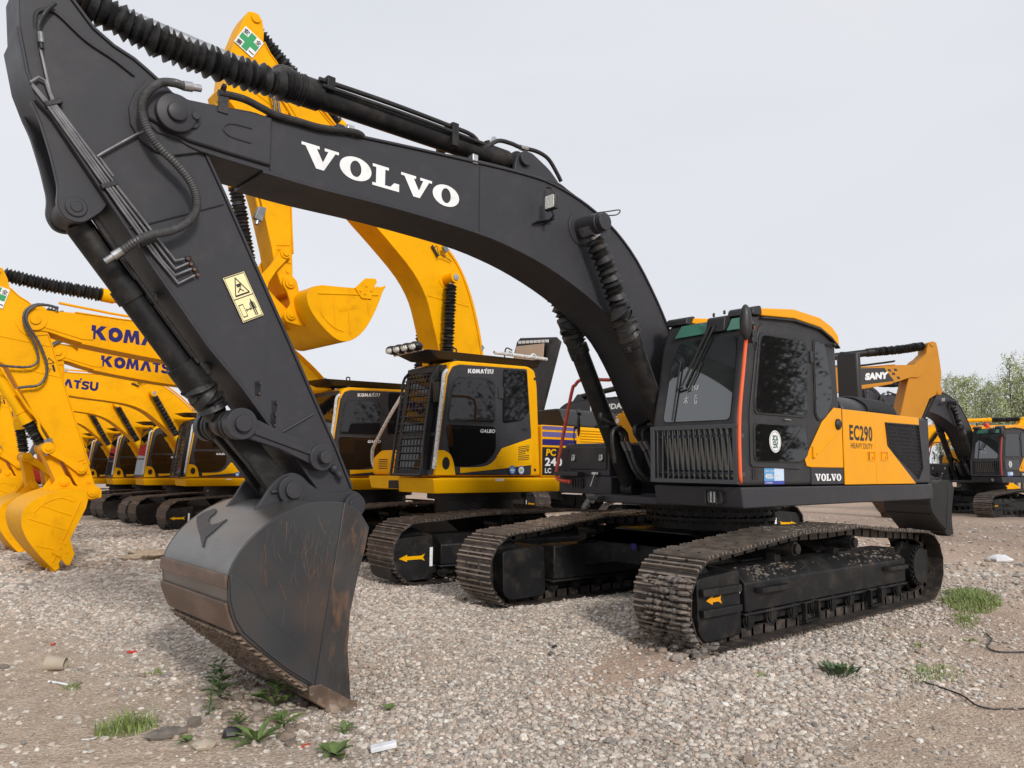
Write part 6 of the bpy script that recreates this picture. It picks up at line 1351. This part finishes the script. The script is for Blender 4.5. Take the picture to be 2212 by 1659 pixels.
# ---------------------------------------------------------------- plants
M['leaf'] = mat('weed_leaf', (.10, .155, .04), .55, var=.3, vscale=20)
M['leaf2'] = mat('dark_weed_leaf', (.055, .10, .035), .55, var=.3, vscale=20)
M['grassm'] = mat('grass_blade', (.20, .26, .075), .6, var=.35, vscale=20)
def leaf(m, base, d, L, w, droop=.25, fold=.15):
    d = Vector(d).normalized(); s = d.cross(Vector((0, 0, 1))); s = s.normalized() if s.length > .01 else Vector((1, 0, 0)); up_ = s.cross(d); b = Vector(base); pr = []
    for i, (t, ww) in enumerate(((0, .12), (.25, .7), (.5, 1), (.75, .75), (1, .05))):
        c = b+d*L*t-Vector((0, 0, 1))*droop*L*t*t; pr += [c-s*w*.5*ww+up_*fold*w*ww, c, c+s*w*.5*ww+up_*fold*w*ww]
    f = []
    for i in range(4):
        for k in (0, 1): f.append([3*i+k, 3*i+k+1, 3*i+k+4, 3*i+k+3])
    m.add([tuple(p) for p in pr], f, True)
def G_(x, y): return float(hgt(np.array(x), np.array(y)))
def weed(x, y, label, n=9, L=.12, w=.035, stem=0., mt='leaf', group=None):
    n, L, w, stem = int(n*1.5), L*1.3, w*1.15, stem*1.25
    root = empty('weed', (x, y, G_(x, y)-.005), random.random()*6, label, 'weed', group); m = MB(); ms = MB()
    if stem:
        for k in range(2 if stem > .15 else 1):
            tip = Vector((random.uniform(-.04, .04), random.uniform(-.04, .04), stem*random.uniform(.8, 1))); ms.sweep([(0, 0, 0), tuple(tip*.5+Vector((.01, 0, 0))), tuple(tip)], [.004, .003, .0015], 5)
            for i in range(n): t = (i+1)/n; a = i*2.4; leaf(m, tip*t, (math.cos(a), math.sin(a), .5), L*(1.15-.7*t), w*(1.1-.6*t))
        ms.build('stem', 'leaf2', root)
    else:
        for i in range(n): a = i*2.4; leaf(m, (0, 0, .01), (math.cos(a), math.sin(a), random.uniform(.35, 1.3)), L*random.uniform(.7, 1.1), w)
    m.build('leaves', mt, root); return root
weed(5.76, .33, 'tall jagged weed nearest the bucket edge, in dark clods', 10, .12, .045, .20, 'leaf2')
weed(5.52, .62, 'broad leaved weed on a bent stem just in front of the bucket lip', 7, .15, .05, .16)
weed(5.93, .62, 'thin upright weed left of the bucket among brown stones', 12, .05, .014, .22)
weed(5.84, .86, 'bushy small weed between the grass tuft and the bucket', 14, .07, .02, .08)
weed(5.84, 1.15, 'rosette of long pointed leaves in the lower left foreground', 9, .15, .035)
weed(5.63, 1.05, 'pale pointed leaves rising beside the rosette, nearer the bucket', 7, .14, .04, .07)
weed(5.36, 1.27, 'tiny two leaved sprout at the tip of the bucket lip', 4, .08, .03)
weed(5.60, 1.62, 'flat broad leaved weed left of the white carton', 7, .12, .055)
weed(4.97, 1.12, 'small lone sprout right of the bucket tip', 4, .06, .03)
weed(6.15, .92, 'low bright weed just right of the grass tuft', 8, .06, .02)
rt = empty('weed', (2.18, 2.66, G_(2.18, 2.66)), 0, 'dense dark green weed clump on coarse stones at lower right', 'weed'); m = MB()
for i in range(70): a = random.random()*6.28; r = random.random()*.13; leaf(m, (math.cos(a)*r, math.sin(a)*r, .01), (math.cos(a)*.7, math.sin(a)*.7, random.uniform(.4, 1.6)), random.uniform(.07, .13), .024)
m.build('leaves', 'leaf2', rt)
def tuft(name, x, y, rx, ry, n, h, label, cat='grass', kind=None, mt='grassm', ang=0):
    m = MB(); c_, s_ = math.cos(ang), math.sin(ang)
    for i in range(n):
        a = random.random()*6.28; r = random.random()**.7; u, v = math.cos(a)*r*rx, math.sin(a)*r*ry; px, py = x+u*c_-v*s_, y+u*s_+v*c_
        hh = h*random.uniform(.4, 1.1)*(1.15-r*.5); d = Vector((random.uniform(-1, 1), random.uniform(-1, 1), 0))*1.0*hh; z = G_(px, py); w = .004
        q = Vector((-d.y, d.x, 0)).normalized()*w if d.length > 0 else Vector((w, 0, 0)); b = Vector((px, py, z-.004)); m1 = b+d*.4+Vector((0, 0, hh*.7)); t = b+d+Vector((0, 0, hh))
        m.add([tuple(b-q), tuple(b+q), tuple(m1+q*.7), tuple(m1-q*.7), tuple(t)], [[0, 1, 2, 3], [3, 2, 4]], True)
    o = m.build(name, mt); return tag(o, label, cat, kind=kind)
tuft('grass_tuft', 6.36, .52, .17, .12, 230, .13, 'loose tuft of thin green grass at lower left')
tuft('grass', -2.4, 1.9, .95, .32, 2600, .10, 'bright green grass patch behind the rear end of the near track', kind='stuff', ang=.35)
tuft('grass', -1.0, 2.35, .5, .12, 300, .06, 'sparse green shoots trailing from the bright patch', kind='stuff', ang=.4)
tuft('grass', 1.45, 3.0, .38, .16, 260, .06, 'thin pale grass right of the dark weed clump', kind='stuff', mt='grassm')
for k, (x, y, lb) in enumerate(((.6, 2.55, 'small grass sprig on stones behind the thin pale grass'), (2.7, 2.35, 'tiny green sprig left of the dark weed clump'), (.0, 2.75, 'small grass sprig near the black cable'), (6.45, -.55, 'tiny green tuft beside the white stick'), (5.9, -.6, 'tiny yellow green sprig on gravel behind the weeds'))):
    tuft('grass_tuft', x, y, .07, .06, 45, .05, lb)

# ---------------------------------------------------------------- litter
M['bag'] = mat('white_plastic_bag', (.75, .76, .78), .4, var=.1)
M['strawm'] = mat('tan_soil', (.42, .33, .24), .9, var=.3, vscale=20, bump=.8, bscale=40)
M['card'] = mat('carton', (.68, .70, .74), .5, var=.15, vscale=12)
M['cardin'] = mat('beige_cup', (.42, .36, .28), .7, var=.2)
def lump(name, x, y, r, sq, mt, label, cat, jit=.25, seg=12):
    m = MB(); m.ball((0, 0, 0), r, seg, seg//2+2, sq); m.V = [(v[0]*random.uniform(1-jit, 1+jit), v[1]*random.uniform(1-jit, 1+jit), v[2]*random.uniform(1-jit, 1+jit)) for v in m.V]
    o = m.build(name, mt); o.location = (x, y, G_(x, y)+r*sq[2]*.55); return tag(o, label, cat)
lump('plastic_bag', -7.14, .69, .13, (1, 1.3, .55), 'bag', 'crumpled white plastic bag on brown soil at far right', 'bag')
lump('straw_clump', 3.9, -8.3, .28, (1.6, 1.1, .35), 'strawm', 'tan clump of dried soil on gravel between the buckets', 'clod', .3)
lump('glove', 6.2, .74, .055, (2.0, .9, .6), 'mudgrey', 'crumpled brown rag lying right of the grass tuft', 'rag', .25)
lump('rock', 6.1, 1.05, .05, (1.4, 1, .6), M['cream'] if 0 else 'cardin', 'flat tan rock in the lower left foreground', 'rock', .2, 8)
lump('rock', 5.92, .98, .045, (1.3, 1, .8), 'cheek', 'rust orange rock among the weeds', 'rock', .2, 8)
m = MB(); ca = Vector((1, .35, 0)).normalized()
m.sweep([(0, 0, .05), tuple(ca*.13+Vector((0, 0, .04)))], [.055, .042], 18, caps=False); m.sweep([(0, 0, .05), tuple(ca*.128+Vector((0, 0, .04)))], [.051, .038], 18, caps=False)
o = m.build('cup', 'cardin'); o.location = (6.52, -1.06, G_(6.52, -1.06)); o.rotation_euler.z = 2.2; tag(o, 'squashed beige cup lying on its side at far lower left', 'cup')
m = MB(); m.tube([(0, 0, .01), (.06, .01, .018), (.13, -.01, .012), (.17, .01, .02)], .008, 6); o = m.build('stick', 'bag'); o.location = (6.46, -.6, G_(6.46, -.6)); o.rotation_euler.z = -1.0; tag(o, 'short white stick on bare soil at lower left', 'stick')
m = MB(); m.box(0, .14, 0, .05, .004, .03); o = m.build('carton', 'card', bev=.004); o.location = (5.44, 1.72, G_(5.44, 1.72)); o.rotation_euler = (.1, -.15, 2.7); tag(o, 'small white and blue carton in the bottom foreground', 'carton')
m = MB(); m.tube([(0, 0, .006), (.03, .03, .01), (.06, .03, .012), (.08, 0, .006)], .004, 6); o = m.build('wire_loop', 'bag'); o.location = (6.52, .55, G_(6.52, .55)); tag(o, 'curled white plastic strip left of the grass tuft', 'strip')
m = MB(); pts = [(1.75, 3.05), (1.9, 3.35), (2.05, 3.55), (1.7, 3.75), (1.3, 3.7), (.6, 3.6), (.1, 3.75)]; m.tube([(x, y, G_(x, y)+.012) for x, y in pts], .006, 6, 6); tag(m.build('cable', 'rubber'), 'thin black cable lying on the soil at lower right', 'cable')
m = MB(); pts = [(-.5, 2.7), (-.2, 2.85), (.2, 2.95), (.25, 3.1), (-.3, 3.3), (-1.2, 3.3)]; m.tube([(x, y, G_(x, y)+.012) for x, y in pts], .007, 6, 6); tag(m.build('cable', 'rubber'), 'black cable curving away at the right edge', 'cable')
for k, (x, y, mt, lb) in enumerate(((5.62, 1.35, 'redpipe', 'red brick chip near the bottom foreground weeds'), (6.35, -1.9, 'redpipe', 'small red scrap on gravel at far left'), (5.95, -1.2, 'red', 'tiny bright red scrap on gravel left of the bucket'), (3.2, .75, 'cheek', 'brick red stone fragment on gravel between the two tracks'))):
    m = MB(); m.slab([(0, 0, 0), (.05, .01, .0), (.06, .04, .005), (.01, .035, 0)], .012); o = m.build('brick_chip', mt); o.location = (x, y, G_(x, y)+.004); o.rotation_euler.z = k; tag(o, lb, 'brick chip')

# ---------------------------------------------------------------- poplars at the back and the trees the cab glass mirrors
M['bark'] = mat('bark', (.12, .10, .075), .9, var=.3)
M['pleaf'] = mat('hazed_spring_leaves', (.37, .42, .22), .6, var=.45, vscale=.8)  # spring green, paled in the colour to imitate distance haze
M['dleaf'] = mat('dark_leaves', (.03, .05, .015), .7, var=.3)
def tree_mesh(h, w, nl, ls, seed, lm, spread=.35):
    rr = random.Random(seed); root = empty('tree'); m = MB(); L = MB()
    m.sweep([(0, 0, 0), (rr.uniform(-.1, .1), 0, h*.35), (rr.uniform(-.2, .2), rr.uniform(-.2, .2), h*.7), (0, 0, h*.97)], [h*.014, h*.010, h*.005, .01], 7)
    tips = []
    for i in range(46):
        t = .12+.85*i/46; z = h*t; a = i*2.4+rr.random(); r = w*(.55+.6*math.sin(math.pi*min(1, t*1.02)**.8))*rr.uniform(.45, 1.05)
        up_ = r*rr.uniform(.9, 1.8); e = Vector((math.cos(a)*r, math.sin(a)*r, z+up_)); b = Vector((0, 0, z))
        m.sweep([b, b.lerp(e, .5)+Vector((0, 0, -.1*r)), e], [h*.004*(1.1-t)+.012, h*.002*(1.1-t)+.008, .005], 5)
        for k in range(3): tips.append((b.lerp(e, .35+.32*k), (.35+.2*k)*r*.7+.1))
    V = []; F = []
    for i in range(nl):
        c, r = tips[rr.randrange(len(tips))]; p = c+Vector((rr.gauss(0, 1), rr.gauss(0, 1), rr.gauss(0, 1)))*r*spread*1.25
        if p.z > h*1.05: continue
        u = Vector((rr.uniform(-1, 1), rr.uniform(-1, 1), rr.uniform(-1, 1))).normalized(); v = u.cross(Vector((rr.uniform(-1, 1), rr.uniform(-1, 1), .3))).normalized(); s = ls*rr.uniform(.6, 1.3)
        k = len(V); V += [tuple(p-u*s), tuple(p-v*s*.5), tuple(p+u*s), tuple(p+v*s*.5)]; F.append((k, k+1, k+2, k+3))
    m.build('trunk', 'bark', root)
    me = bpy.data.meshes.new('crown'); me.from_pydata(V, [], F); me.materials.append(M[lm]); o = bpy.data.objects.new('crown', me); COL.objects.link(o); o.parent = root
    return root
def tproto(*a): return tree_mesh(*a)
T3 = [tproto(9.5, 1.0, 3600, .07, 1, 'pleaf'), tproto(9.0, .85, 3100, .075, 2, 'pleaf'), tproto(10, .95, 2400, .07, 3, 'pleaf', .4)]
fw = Vector((-.642, -.767, 0)); rw = Vector((-.767, .642, 0)); used = [0, 0, 0]
GT = 'young poplars along the far right edge of the yard'
tl = [(2050, 62, 2, .90), (2066, 60, 0, .93), (2084, 58, 1, .98), (2098, 60, 0, .95), (2112, 62, 2, .88), (2128, 58, 1, .84), (2140, 61, 0, .90), (2153, 60, 2, .80), (2164, 57, 1, .86), (2178, 60, 0, .93), (2190, 58, 2, 1.02), (2203, 60, 1, .98), (2216, 57, 0, 1.02), (2232, 60, 2, 1.05), (2034, 62, 1, .82), (2042, 60, 0, .80), (2250, 58, 1, 1.0)]
for i, (u_, D, k, sc) in enumerate(tl):
    lat = (u_-1106)/1662*D; p = Vector((7.654, 5.508, 0))+fw*D+rw*lat
    o = T3[k] if not used[k] else copy_tree(T3[k]); used[k] = 1
    o.location = (p.x, p.y, 0); o.scale = (sc, sc, sc*random.uniform(.95, 1.05)); o.rotation_euler.z = i*1.3
    tag(o, 'slender pale green poplar in the row beyond the far right machine', 'tree', GT)
R3 = tree_mesh(8.5, 1.4, 1500, .085, 8, 'dleaf', .5)
for i, (x, y, s) in enumerate(((-9.0, 7.7, .95), (-11.6, 8.4, 1.1), (-13.5, 10.0, 1.15), (-17, 11.0, 1.2), (-19, 13.5, 1.3), (-23, 14, 1.3), (-22, 17, 1.4))):
    o = R3 if i == 0 else copy_tree(R3); o.location = (x, y, 0); o.scale = (s, s, s); o.rotation_euler.z = i*1.7
    tag(o, 'dark leafy tree opposite the cab, seen only mirrored in its side windows', 'tree', 'trees mirrored in the cab windows')
